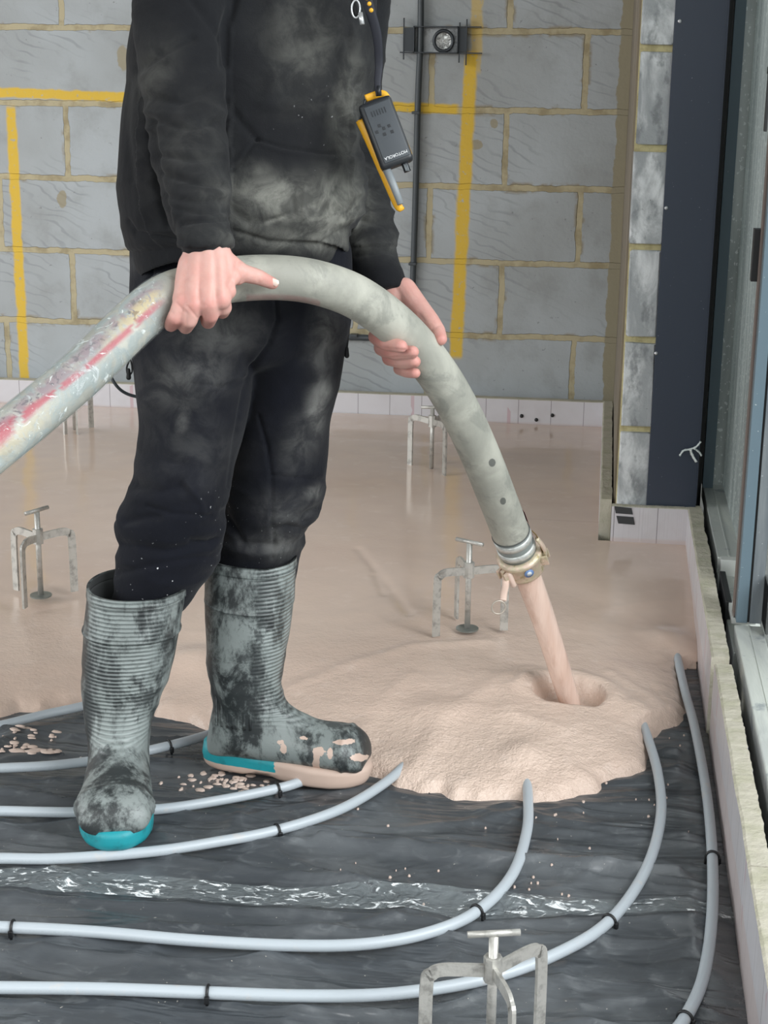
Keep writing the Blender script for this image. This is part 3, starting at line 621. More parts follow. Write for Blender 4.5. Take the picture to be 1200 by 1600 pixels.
# ---------------------------------------------------------------- screed tripods
galv = Mat('worn_galvanised_steel', (188, 186, 180), .38, .45); galv.mix(galv.ramp(galv.noise(60, 4), .45, .7), (128, 126, 122), .7); galv.bump(galv.noise(120, 2), .0006)
def tripod(base, feet, label, hub=.128, top=.172, tdir=0., disc=True, r=.058, wz=0.004):
    base = np.array(base, float); root = tag(empty('levelling_tripod', tuple(base)), label, 'tripod', 'metal levelling tripods standing in the floor')
    Zx = np.array([0, 0, 1.])
    t = MB(); t.tube([base+Zx*.002, base+Zx*top], .0058, 14); t.build('screw_rod', galv, root, True)
    td = np.array([math.cos(tdir), math.sin(tdir), 0]); c = base+Zx*(top+.003)
    t = MB(); t.tube([c-td*.031, c+td*.031], .0042, 10); t.build('t_handle', galv, root, True)
    t = MB(); t.tube([base+Zx*(hub-.016), base+Zx*(hub-.0155), base+Zx*(hub+.0155), base+Zx*(hub+.016)], [.009, .0112, .0112, .009], 8); t.build('hub', galv, root)
    for a in feet:
        u = np.array([math.cos(a), math.sin(a), 0]); s_ = np.array([-u[1], u[0], 0]); 
        prof = [(.008, hub), (r-.022, hub+.004), (r-.006, hub-.001), (r, hub-.016), (r+.001, .0)]
        P_ = spline([(p, 0, z) for p, z in prof], 8); w_ = .0078; V = []; n = len(P_)
        T_ = np.gradient(P_, axis=0); T_ /= np.linalg.norm(T_, axis=1)[:, None]
        for (x, _, z), (tx, _, tz) in zip(P_, T_):
            nxx, nzz = -tz, tx
            for k1, k2 in ((-1, -1), (1, -1), (1, 1), (-1, 1)):
                V.append(base+u*(x+nxx*w_*k1)+Zx*(z+nzz*w_*k1-.002)+s_*.0024*k2)
        Fc = [(i*4+k, i*4+(k+1) % 4, (i+1)*4+(k+1) % 4, (i+1)*4+k) for i in range(n-1) for k in range(4)]+[(3, 2, 1, 0), tuple((n-1)*4+k for k in range(4))]
        t = MB(); t.add(V, Fc); t.build('leg', galv, root)
    if disc:
        t = MB(); t.tube([base+Zx*0, base+Zx*.003], .0225, 28); t.build('foot_plate', Mat('wet_steel_plate', (120, 124, 120), .3, .4), root)
    return root
def ang(base, px, py, z):
    p = at(px, py, z=z); return math.atan2(p[1]-base[1], p[0]-base[0])
b0 = at(730, 983, z=.055)
tripod(b0, [ang(b0, 684, 992, .055), ang(b0, 797, 983, .055), ang(b0, 711, 962, .055)], 'metal levelling tripod standing in the screed just left of the hose nozzle', .124, .178, -.5, r=.072)
b0 = at(64, 931, z=.058)
tripod(b0, [ang(b0, 24, 920, .058), ang(b0, 40, 948, .058), ang(b0, 126, 921, .058)], 'metal levelling tripod standing in the screed at the left, behind the near leg', .130, .182, 1.1, r=.072)
b0 = at(674, 733, z=.058)
tripod(b0, [ang(b0, 626, 723, .058), ang(b0, 688, 740, .058), ang(b0, 712, 717, .058)], 'metal levelling tripod in the screed by the back upstand, partly behind the hose', .135, .17, .15, disc=False, r=.074)
b0 = at(117, 672, z=.058)
tripod(b0, [ang(b0, 98, 680, .058), ang(b0, 125, 687, .058), ang(b0, 170, 664, .058)], 'metal levelling tripod half hidden behind the hose at the far left', .13, .165, .4, disc=False, r=.055)
hp = at(770, 1512, z=.125); b0 = np.array([hp[0], hp[1], -.001])
tripod(b0, [ang(hp, 662, 1518, .125), ang(hp, 826, 1488, .125), ang(hp, 806, 1580, .125)], 'nearest levelling tripod, standing on the black sheet at the bottom edge', .125, .168, .25, r=.078)

# ---------------------------------------------------------------- fabrics and skin
def cloth(name, rgb, dirt, bumpscale=500):
    q = Mat(name, rgb, .92, spec=.15)
    q.b.inputs['Sheen Weight'].default_value = .06; q.b.inputs['Sheen Roughness'].default_value = .5
    q.mix(q.ramp(q.noise(9, 4, dist=.4), .4, .7), tuple(min(255, int(c*1.25+4)) for c in rgb), .5)
    a = q.attr('dust')
    k = q.math('MULTIPLY', a, q.math('ADD', .35, q.ramp(q.noise(22, 6, rough=.65, dist=.5), .35, .68)))
    q.mix(k, dirt); sp = q.attr('splash')
    q.mix(q.math('MULTIPLY', sp, q.ramp(q.noise(170, 1), .745, .77)), (214, 214, 216))
    q.bump(q.noise(bumpscale, 2), .0006, .6); q.bump(q.noise(26, 4, dist=.4), .004, .45)
    return q
hoodm = cloth('charcoal_hoodie_fleece', (23, 24, 27), (122, 122, 116))
trom = cloth('navy_black_trouser_cloth', (16, 18, 25), (108, 108, 106))
skinm = Mat('skin', (204, 160, 150), .5, spec=.4); skinm.b.inputs['Subsurface Weight'].default_value = .12
skinm.b.inputs['Subsurface Radius'].default_value = (.006, .002, .001); skinm.b.inputs['Subsurface Scale'].default_value = 1
skinm.mix(skinm.ramp(skinm.noise(24, 4), .38, .68), (200, 146, 136), .7); skinm.mix(skinm.attr('red'), (188, 116, 108), .6)
skinm.bump(skinm.noise(130, 5, rough=.7), .0012, .5); skinm.bump(skinm.noise(34, 3), .003, .35)
nailm = Mat('finger_nail', (232, 208, 196), .3)

RT = CR.copy(); RT[2] = 0; RT /= np.linalg.norm(RT); FW = np.array([-RT[1], RT[0], 0.])
def rings_px(rows, tilt=True):
    """rows: (photo row, left, right, distance, half depth) -> cross sections of a body part"""
    C = [at((l+r)/2, y, d=dd) for y, l, r, dd, h in rows]; T = np.gradient(np.array(C), axis=0); out = []
    for (y, l, r, dd, h), c, t in zip(rows, C, T):
        t = t/np.linalg.norm(t); t = t*np.sign(-t[2]+1e-9)*(-1)
        A = RT-t*np.dot(RT, t); A /= np.linalg.norm(A); B = np.cross(t, A)
        out.append((c, A, B, (r-l)/2*dd/F*(np.dot(A, RT)), h))
    # densify
    return out
def dens(rows, n=5):
    return [tuple(r) for r in spline(rows, n)]

person = tag(empty('person', (at(300, 1260, z=0)[0], 2.33, 0)), 'person in black hoodie, dark trousers and muddy wellington boots, holding the hose', 'person')

# body: one skin surface, hands shaped finger by finger
mb = MB()
def ch(pts):
    for (x0, y0, d0, r0), (x1, y1, d1, r1) in zip(pts[:-1], pts[1:]): capsule(mb, at(x0, y0, d=d0), at(x1, y1, d=d1), r0, r1)
# right hand, back towards us, over the hose
PALM = [(384, 290, 356, 2.190, .018), (396, 286, 360, 2.188, .0175), (415, 278, 366, 2.184, .0165), (440, 273, 366, 2.178, .0155), (462, 272, 362, 2.172, .0140), (476, 276, 357, 2.170, .011)]
V, Fc = loft(rings_px(dens(PALM, 4)), 36, True, 2.5); mb.add(V, Fc)
for (a, b_) in (((303, 392, 2.185, .0145), (284, 468, 2.170, .0135)), ((313, 390, 2.178, .0155), (303, 474, 2.160, .0140)), ((325, 388, 2.176, .0155), (326, 474, 2.156, .0142)), ((338, 388, 2.178, .0150), (346, 468, 2.160, .0138)), ((295, 420, 2.180, .013), (290, 470, 2.172, .012)), ((345, 395, 2.182, .0145), (362, 432, 2.182, .0135)), ((345, 420, 2.178, .014), (356, 455, 2.172, .012)), ((318, 420, 2.176, .015), (316, 470, 2.165, .014)), ((334, 420, 2.175, .015), (336, 466, 2.165, .014))): ch([a, b_])
ch([(345, 466, 2.162, .0130), (349, 480, 2.176, .0120), (347, 487, 2.215, .0105), (343, 474, 2.262, .0088)])
ch([(326, 474, 2.154, .0128), (329, 492, 2.168, .0116), (325, 503, 2.205, .0103), (320, 486, 2.262, .0090)])
ch([(303, 476, 2.156, .0125), (296, 500, 2.165, .0116), (290, 511, 2.198, .0103), (292, 494, 2.255, .0090)])
ch([(285, 470, 2.164, .0118), (274, 496, 2.166, .0112), (267, 508, 2.192, .0098), (268, 492, 2.245, .0084)])
ch([(352, 410, 2.186, .0165), (378, 426, 2.196, .0130), (404, 433, 2.212, .0112), (426, 443, 2.232, .0088)])
ch([(350, 430, 2.186, .0120), (372, 434, 2.196, .0105)])
ch([(312, 345, 2.212, .026), (320, 378, 2.192, .024), (319, 398, 2.180, .020)]); ch([(332, 378, 2.192, .018), (334, 398, 2.180, .017)])
# left hand, wrapped round the hose from behind
ch([(588, 410, 2.53, .026), (608, 450, 2.51, .022), (624, 470, 2.500, .020)])
ch([(632, 452, 2.50, .019), (650, 478, 2.482, .019), (672, 502, 2.458, .0150), (684, 517, 2.446, .0122), (689, 530, 2.432, .0100)])
ch([(624, 470, 2.505, .022), (625, 505, 2.515, .019)]); ch([(640, 480, 2.50, .018), (644, 520, 2.51, .015)])
ch([(606, 480, 2.50, .018), (600, 512, 2.50, .016)])
ch([(606, 505, 2.495, .0135), (587, 526, 2.455, .0122), (604, 536, 2.402, .0114), (627, 541, 2.366, .0098)])
ch([(616, 515, 2.505, .0135), (596, 544, 2.458, .0122), (620, 551, 2.410, .0114), (645, 550, 2.378, .0098)])
ch([(628, 525, 2.508, .0130), (608, 560, 2.462, .0116), (630, 566, 2.420, .0108), (648, 565, 2.392, .0096)])
ch([(640, 535, 2.508, .0120), (624, 576, 2.476, .0102), (636, 581, 2.444, .0095), (649, 583, 2.424, .0084)])
HV, HF, HN = remesh(mb, .0016, 16, .5)
Q = proj(HV); red = np.zeros(len(HV))
for x, y, r in ((284, 470, 12), (303, 478, 12), (327, 476, 12), (347, 470, 12), (430, 442, 14), (272, 508, 14), (632, 540, 16), (650, 550, 14), (655, 565, 14), (650, 584, 14), (690, 528, 14), (590, 530, 16), (603, 555, 18), (330, 500, 16)): red = np.maximum(red, .8*np.exp(-((Q[:, 0]-x)**2+(Q[:, 1]-y)**2)/r**2))
lines = [([(276, 474), (292, 490), (290, 505)], 2.2, .0016), ([(292, 478), (308, 496)], 2, .0012), ([(262, 478), (270, 490)], 3, .001),
         ([(372, 408), (366, 432), (358, 446)], 5, .0022), ([(283, 440), (300, 432), (318, 436)], 4, .0006), ([(312, 455), (316, 476)], 4, .0012), ([(336, 455), (336, 474)], 4, .0012), ([(293, 452), (294, 470)], 4, .0010),
         ([(268, 395), (300, 420), (296, 460)], 7, -.0010), ([(330, 405), (328, 465)], 6, -.0010), ([(345, 405), (347, 460)], 5, -.0008), ([(308, 405), (305, 465)], 6, -.0008),
         ([(655, 492), (662, 500)], 3, .0010), ([(676, 512), (688, 508)], 2.5, .0006), ([(402, 425), (404, 442)], 3, .0006),
         ([(590, 543), (640, 548)], 2.2, .0010), ([(603, 559), (650, 558)], 2.2, .0010), ([(615, 573), (648, 574)], 2.2, .0008)]
HV = creases(HV, HN, lines)
# rest of the body inside the clothes
mb = MB()
def ch2(pts): ch(pts)
ch2([(375, 480, 2.51, .095), (378, 380, 2.49, .095), (385, 250, 2.47, .10), (395, 60, 2.45, .11), (400, -80, 2.43, .10), (402, -170, 2.42, .08)])
ch2([(400, -180, 2.40, .075), (405, -290, 2.38, .058), (410, -340, 2.37, .056)])
ch2([(300, -130, 2.35, .045), (286, 110, 2.30, .038), (311, 335, 2.215, .028), (322, 392, 2.185, .02)]); ch2([(540, -120, 2.50, .045), (551, 140, 2.58, .034), (557, 240, 2.585, .033), (583, 400, 2.54, .028), (612, 462, 2.505, .022)])
ch2([(310, 520, 2.47, .085), (285, 760, 2.50, .055), (232, 930, 2.53, .038), (182, 1180, 2.58, .028), (184, 1250, 2.42, .022)])
ch2([(455, 520, 2.53, .085), (430, 750, 2.60, .055), (395, 920, 2.66, .04), (388, 1130, 2.70, .028), (470, 1178, 2.67, .02)])
hc = at(414, -440, d=2.37); ellipsoid(mb, hc, (.078, .088, .105)); fd = (RT*.78-FW*.62); capsule(mb, hc+fd*.02-np.array([0, 0, .05]), hc+fd*.05-np.array([0, 0, .085]), .05, .032)
capsule(mb, hc+fd*.08+np.array([0, 0, .01]), hc+fd*.108-np.array([0, 0, .02]), .009, .013)
sd_ = np.cross(fd, [0, 0, 1.])
for s_ in (-1, 1):
    ellipsoid(mb, hc+sd_*s_*.078-fd*.005-np.array([0, 0, .01]), (.016, .018, .030), 12); ellipsoid(mb, hc+sd_*s_*.030+fd*.078-np.array([0, 0, -.002]), (.013, .013, .012), 12)
capsule(mb, hc+fd*.082-sd_*.018-np.array([0, 0, .052]), hc+fd*.082+sd_*.018-np.array([0, 0, .052]), .007, .007)
BV, BF, BN = remesh(mb, .009, 3)
n0 = len(HV); V = np.vstack([HV, BV]); Fc = list(HF)+[tuple(i+n0 for i in f) for f in BF]
body = obj('body', V, Fc, skinm, person, True, attrs={'red': np.concatenate([red, np.zeros(len(BV))])})
mb = MB(); ellipsoid(mb, hc+np.array([0, 0, .025])-fd*.012, (.085, .094, .098)); hv, hf, hn = remesh(mb, .006, 2)
hv = hv+hn*(.003*nz(hv, (60, 60, 60)))[:, None]; hm = Mat('short_brown_hair', (58, 44, 34), .7); obj('hair', hv, hf, hm, person)
def nail(px, py, d, w_, l_, ang_):
    c = at(px, py, d=d); a = math.radians(ang_); u = RT*math.cos(a)-np.array([0, 0, 1.])*math.sin(a); v = RT*math.sin(a)+np.array([0, 0, 1.])*math.cos(a); n = -FW
    t = MB(); V = []; 
    for i in range(7):
        for k in range(7):
            s_ = (i/6-.5)*2; q_ = (k/6-.5)*2; rr = 1 if abs(s_) < .6 else math.sqrt(max(0, 1-((abs(s_)-.6)/.42)**2))
            V.append(c+u*s_*l_+v*q_*w_*rr+n*(.0014*(1-q_*q_)))
    t.add(V, [(i*7+k, i*7+k+1, (i+1)*7+k+1, (i+1)*7+k) for i in range(6) for k in range(6)]); t.build('nail', nailm, person, True)
nail(429, 441, 2.2215, .0045, .0062, 22); 

# ---- hoodie
mb = MB()
tor = dens([(424, 245, 510, 2.475, .11), (418, 220, 535, 2.475, .138), (404, 210, 541, 2.475, .146), (385, 203, 548, 2.475, .145), (352, 190, 556, 2.470, .158), (300, 182, 569, 2.465, .160), (250, 186, 563, 2.46, .155), (190, 190, 563, 2.455, .150), (130, 194, 581, 2.445, .148), (60, 205, 588, 2.44, .145), (0, 220, 590, 2.43, .140), (-80, 240, 586, 2.42, .13), (-150, 262, 560, 2.41, .11), (-200, 300, 500, 2.40, .09), (-240, 340, 462, 2.39, .07)], 4)
V, Fc = loft(rings_px(tor), 56); mb.add(V, Fc)
slR = dens([(-185, 262, 330, 2.36, .045), (-150, 235, 352, 2.35, .060), (-90, 216, 362, 2.335, .066), (-20, 207, 364, 2.325, .068), (50, 210, 356, 2.31, .064), (125, 221, 349, 2.295, .060), (208, 236, 351, 2.275, .056), (270, 247, 354, 2.245, .052), (310, 255, 357, 2.225, .048), (338, 266, 357, 2.21, .045), (350, 277, 354, 2.205, .041), (372, 283, 357, 2.195, .040), (390, 287, 361, 2.185, .036), (392, 300, 350, 2.185, .02)], 4)
V, Fc = loft(rings_px(slR), 36); mb.add(V, Fc)
slL = dens([(-185, 490, 560, 2.47, .05), (-130, 500, 600, 2.50, .06), (-40, 510, 611, 2.53, .065), (60, 508, 603, 2.56, .062), (140, 508, 594, 2.58, .058), (240, 520, 594, 2.585, .055), (304, 528, 602, 2.575, .052), (352, 534, 614, 2.56, .050), (400, 544, 621, 2.54, .047), (430, 556, 630, 2.525, .044), (455, 569, 640, 2.51, .042), (460, 580, 632, 2.508, .03)], 4)
V, Fc = loft(rings_px(slL), 36); mb.add(V, Fc)
ch([(330, -225, 2.47, .06), (400, -240, 2.49, .075), (475, -225, 2.47, .06)])
V, Fc, N = remesh(mb, .0032, 6)
Q = proj(V); wlist = V-np.array(CC)
# folds: small crosswise folds on the sleeves, soft long ones on the trunk
sl = ((Q[:, 0] < 362) & (Q[:, 0] > 205) & (Q[:, 2] < 2.36)) | (Q[:, 0] > 548)
f1 = 1-np.abs(nz(V, (9, 9, 24)))*2; f2 = nz(V, (5, 5, 3)); f3 = 1-np.abs(nz(V+3, (14, 14, 42)))*2
lowsl = np.clip((Q[:, 1]-60)/150, 0, 1)
D = np.where(sl, (.0055*f1+.0030*f3)*(.35+.65*lowsl), .003*f2+.0022*f1*np.clip((Q[:, 1]-260)/60, 0, 1)); D *= np.where(Q[:, 1] < 385, 1, .3)
V = V+N*D[:, None]
hl = [([(401, 218), (378, 250), (352, 278)], 3.0, .0045), ([(401, 218), (440, 230), (500, 239), (563, 242)], 2.4, .0035), ([(401, 223), (440, 236), (500, 245), (563, 248)], 4, -.0022),
      ([(396, 224), (374, 254), (350, 284)], 5, -.0028), ([(474, 294), (474, 340)], 4, -.003), ([(425, 345), (460, 332), (458, 310)], 4, .004),
      ([(352, 160), (380, 195), (401, 218)], 7, .004), ([(356, 358), (420, 378), (500, 382), (552, 350)], 3.5, .0045), ([(200, 345), (212, 362), (286, 376)], 3, .004), ([(352, 320), (390, 350), (430, 345)], 8, .004),
      ([(560, 240), (562, 285), (556, 330)], 5, .004), ([(555, 280), (545, 330), (520, 360)], 6, .003), ([(500, 310), (540, 320), (560, 300)], 9, -.003),
      ([(284, 350), (318, 345), (355, 343)], 3.2, .004), ([(216, 110), (260, 80), (300, 60)], 7, .005), ([(222, 150), (280, 160), (340, 140)], 7, .005), ([(228, 185), (290, 200), (350, 190)], 6, .004), ([(240, 240), (300, 250), (350, 246)], 5, .0045), ([(246, 270), (300, 284), (352, 290)], 5, .0045), ([(255, 305), (300, 316), (352, 312)], 5, .004), ([(262, 325), (310, 332), (350, 330)], 4, .004),
      ([(365, 0), (352, 40), (350, 100)], 7, .008), ([(300, 0), (330, 40), (345, 60)], 8, .004), ([(530, 90), (520, 150), (540, 200)], 9, .004), ([(545, 60), (560, 120), (556, 170)], 7, .004), ([(430, 0), (440, 90), (420, 160)], 16, -.004),
      ([(575, 255), (592, 262), (604, 258)], 5, .004), ([(572, 290), (600, 300), (612, 296)], 5, .004), ([(560, 345), (600, 350), (618, 340)], 5, .004), ([(555, 400), (600, 392), (624, 396)], 4, .004),
      ([(200, 130), (196, 200), (205, 280)], 8, .004), ([(235, 190), (245, 280), (262, 350)], 6, .008)]
V = creases(V, N, hl)
dust = blobs(V, N, [(455, 315, 95, 32, 8, 1.), (520, 330, 55, 45, -30, 1.1), (480, 375, 120, 20, 3, .60), (400, 350, 60, 30, 20, .35), (545, 160, 26, 80, 5, .45), (480, 70, 60, 90, 0, .25), (440, 340, 40, 5, -20, .95), (470, 320, 10, 30, 0, .9), (240, 120, 30, 60, 20, .18), (545, 300, 20, 40, 20, .5), (400, 268, 30, 15, 10, .35), (300, 240, 60, 90, 0, .10)])
spl_ = blobs(V, N, [(500, 200, 60, 60, 0, .35), (350, 10, 10, 10, 0, .8)])
hood = obj('hoodie', V, Fc, hoodm, person, True, attrs={'dust': dust, 'splash': spl_})
t = MB(); t.tube(spline([at(548, -60, d=2.285), at(552, -20, d=2.285), at(553, 5, d=2.282), at(558, 26, d=2.285)], 6), .0035, 8); t.build('drawcord', Mat('black_cord', (22, 22, 24), .8), hood, True)
t = MB(); ring_ = [at(556, 14, d=2.275)+RT*math.cos(a)*.006+np.array([0, 0, 1.])*math.sin(a)*.012 for a in np.linspace(0, 2*PI, 21)]; t.tube(ring_, .0014, 8, False); t.tube([at(563, 20, d=2.275), at(566, 38, d=2.275)], .0035, 8); t.build('clip_ring', screwm, hood, True)

# ---- trousers
mb = MB()
hip = dens([(300, 240, 520, 2.48, .09), (340, 225, 530, 2.485, .105), (385, 206, 548, 2.49, .112), (430, 205, 549, 2.495, .116), (470, 204, 549, 2.50, .128), (510, 206, 546, 2.51, .122), (545, 220, 536, 2.52, .105), (575, 260, 500, 2.53, .06)], 4)
V, Fc = loft(rings_px(hip), 48); mb.add(V, Fc)
lgR = dens([(440, 215, 395, 2.475, .085), (500, 207, 408, 2.47, .100), (545, 206, 402, 2.465, .103), (600, 213, 394, 2.465, .100), (660, 217, 383, 2.475, .094), (715, 214, 366, 2.485, .088), (745, 211, 359, 2.485, .086), (772, 205, 354, 2.49, .085), (820, 190, 348, 2.50, .082), (865, 184, 339, 2.51, .079), (905, 173, 316, 2.52, .074), (938, 168, 288, 2.53, .066), (965, 162, 262, 2.54, .05), (1000, 165, 235, 2.54, .03)], 4)
V, Fc = loft(rings_px(lgR), 44); mb.add(V, Fc)
lgL = dens([(440, 380, 545, 2.53, .085), (500, 372, 547, 2.53, .100), (545, 372, 540, 2.535, .102), (580, 374, 534, 2.545, .098), (650, 368, 519, 2.57, .092), (700, 364, 512, 2.585, .088), (750, 358, 507, 2.595, .086), (790, 350, 494, 2.605, .084), (815, 346, 474, 2.615, .080), (850, 342, 468, 2.625, .075), (880, 338, 462, 2.635, .070), (930, 336, 452, 2.65, .060), (960, 350, 440, 2.65, .03)], 4)
V, Fc = loft(rings_px(lgL), 44); mb.add(V, Fc)
V, Fc, N = remesh(mb, .0034, 6); Q = proj(V)
f1 = 1-np.abs(nz(V, (7, 7, 18)))*2; f2 = nz(V, (6, 6, 2.5)); f3 = 1-np.abs(nz(V+5, (12, 12, 34)))*2
low = np.exp(-((Q[:, 1]-820)/75)**2); D = .0025*f2+(.0065*f1+.0035*f3)*low+.0015*f1; V = V+N*D[:, None]
tl = [([(394, 572), (380, 610), (366, 690), (356, 760)], 3, .003), ([(430, 468), (434, 500), (420, 540), (394, 576)], 4, .007), ([(428, 468), (427, 500)], 3, -.003),
      ([(230, 790), (270, 803), (330, 806)], 2.6, .004), ([(290, 755), (315, 785), (318, 800)], 4, -.003), ([(212, 760), (250, 770), (280, 760)], 12, .010), ([(196, 815), (220, 810), (245, 808)], 7, .006),
      ([(404, 650), (418, 700), (424, 745), (424, 820), (430, 850), (426, 872)], 2.6, .004), ([(424, 742), (470, 748), (508, 750)], 2.4, .004), ([(506, 790), (480, 806), (476, 815)], 6, .010), ([(474, 828), (450, 822), (430, 826)], 5, .006), ([(350, 800), (380, 850), (430, 855)], 6, .006),
      ([(190, 850), (260, 862), (330, 845)], 7, .005), ([(185, 895), (260, 880), (330, 870)], 6, .004), ([(300, 845), (330, 850), (340, 842)], 5, .005),
      ([(300, 600), (350, 605), (384, 592)], 3, .0025), ([(340, 598), (370, 592), (384, 586)], 2, -.002), ([(232, 470), (236, 420), (226, 400)], 4, .005), ([(215, 520), (260, 560), (330, 600)], 16, -.003)]
V = creases(V, N, tl)
dust = blobs(V, N, [(340, 520, 75, 40, -10, .42), (290, 590, 70, 45, -20, .45), (285, 655, 12, 26, 10, .55), (350, 500, 30, 18, 0, .35), (505, 530, 22, 60, 8, .5), (495, 640, 16, 50, 10, .95), (505, 615, 14, 22, 10, .95), (470, 690, 25, 45, 20, .4), (490, 770, 22, 12, -20, .6), (450, 800, 50, 30, 0, .35), (440, 850, 36, 26, 0, .55), (390, 850, 30, 20, 0, .3), (300, 700, 90, 60, 0, .16), (215, 405, 14, 24, 10, .25)])
spl_ = blobs(V, N, [(270, 900, 80, 45, 0, 1.), (330, 830, 30, 60, 20, .8), (440, 850, 40, 30, 0, .6)])
tro = obj('trousers', V, Fc, trom, person, True, attrs={'dust': dust, 'splash': spl_})
cordm = Mat('black_cord', (18, 18, 20), .7)
for (pp) in ([(203, 545, 2.44), (204, 556, 2.43), (202, 563, 2.43), (198, 575, 2.43), (200, 586, 2.43), (206, 582, 2.43), (206, 572, 2.43), (204, 562, 2.43)], [(541, 512, 2.52), (544, 522, 2.52), (543, 538, 2.52), (541, 552, 2.52)]):
    t = MB(); t.tube(spline([at(*q[:2], d=q[2]) for q in pp], 4), .0014, 6)
    q = pp[4] if len(pp) > 4 else pp[-1]; capsule(t, at(q[0]+1, q[1]-8, d=q[2]), at(q[0]+1, q[1]+4, d=q[2]), .0026, .0038, 10); t.build('drawcord', cordm, tro, True)

# ---- wellington boots
bootm = Mat('muddy_black_rubber', (44, 48, 49), .45, spec=.5)
bx_ = bootm.xyz('Object')
k1 = bootm.ramp(bootm.noise(17, 8, rough=.75, dist=.25, sc=(1, 1, .6)), .42, .58)
bootm.mix(k1, (140, 148, 146), .8)
rw = bootm.node('ShaderNodeTexWave'); rw.wave_type = 'BANDS'; rw.bands_direction = 'Z'; rw.inputs['Scale'].default_value = 48; rw.inputs['Distortion'].default_value = .6; rw.inputs['Detail'].default_value = 1
bootm.link(bootm.vec((1, 1, 1)), rw.inputs['Vector']); rib = bootm.math('MULTIPLY', rw.outputs['Fac'], bootm.attr('ribs'))
bootm.mix(bootm.math('MULTIPLY', rib, bootm.ramp(bootm.noise(12, 4, dist=.5), .32, .55)), (168, 178, 176), .45)
bootm.mix(bootm.ramp(bootm.noise(10, 7, rough=.72, dist=.3), .56, .62), (38, 42, 44), .75)
bootm.mix(bootm.ramp(bootm.noise(80, 2), .74, .80), (200, 206, 204), .5)
bootm.mix(bootm.ramp(bootm.math('ADD', bootm.attr('screed'), bootm.math('MULTIPLY', bootm.math('SUBTRACT', bootm.noise(90, 3), .5), .9)), .47, .55), (196, 172, 158))
bootm.bump(rib, .0016, .9); bootm.bump(bootm.noise(40, 4), .0015, .5)
tealm = Mat('teal_sole_rubber', (26, 142, 152), .5); tealm.mix(tealm.ramp(tealm.noise(40, 5), .5, .7), (30, 96, 100), .6)
tealm.mix(tealm.ramp(tealm.math('ADD', tealm.attr('screed'), tealm.math('MULTIPLY', tealm.math('SUBTRACT', tealm.noise(60, 3), .5), 1.1)), .47, .55), (196, 172, 158))
sock = Mat('boot_lining', (70, 72, 72), .9)
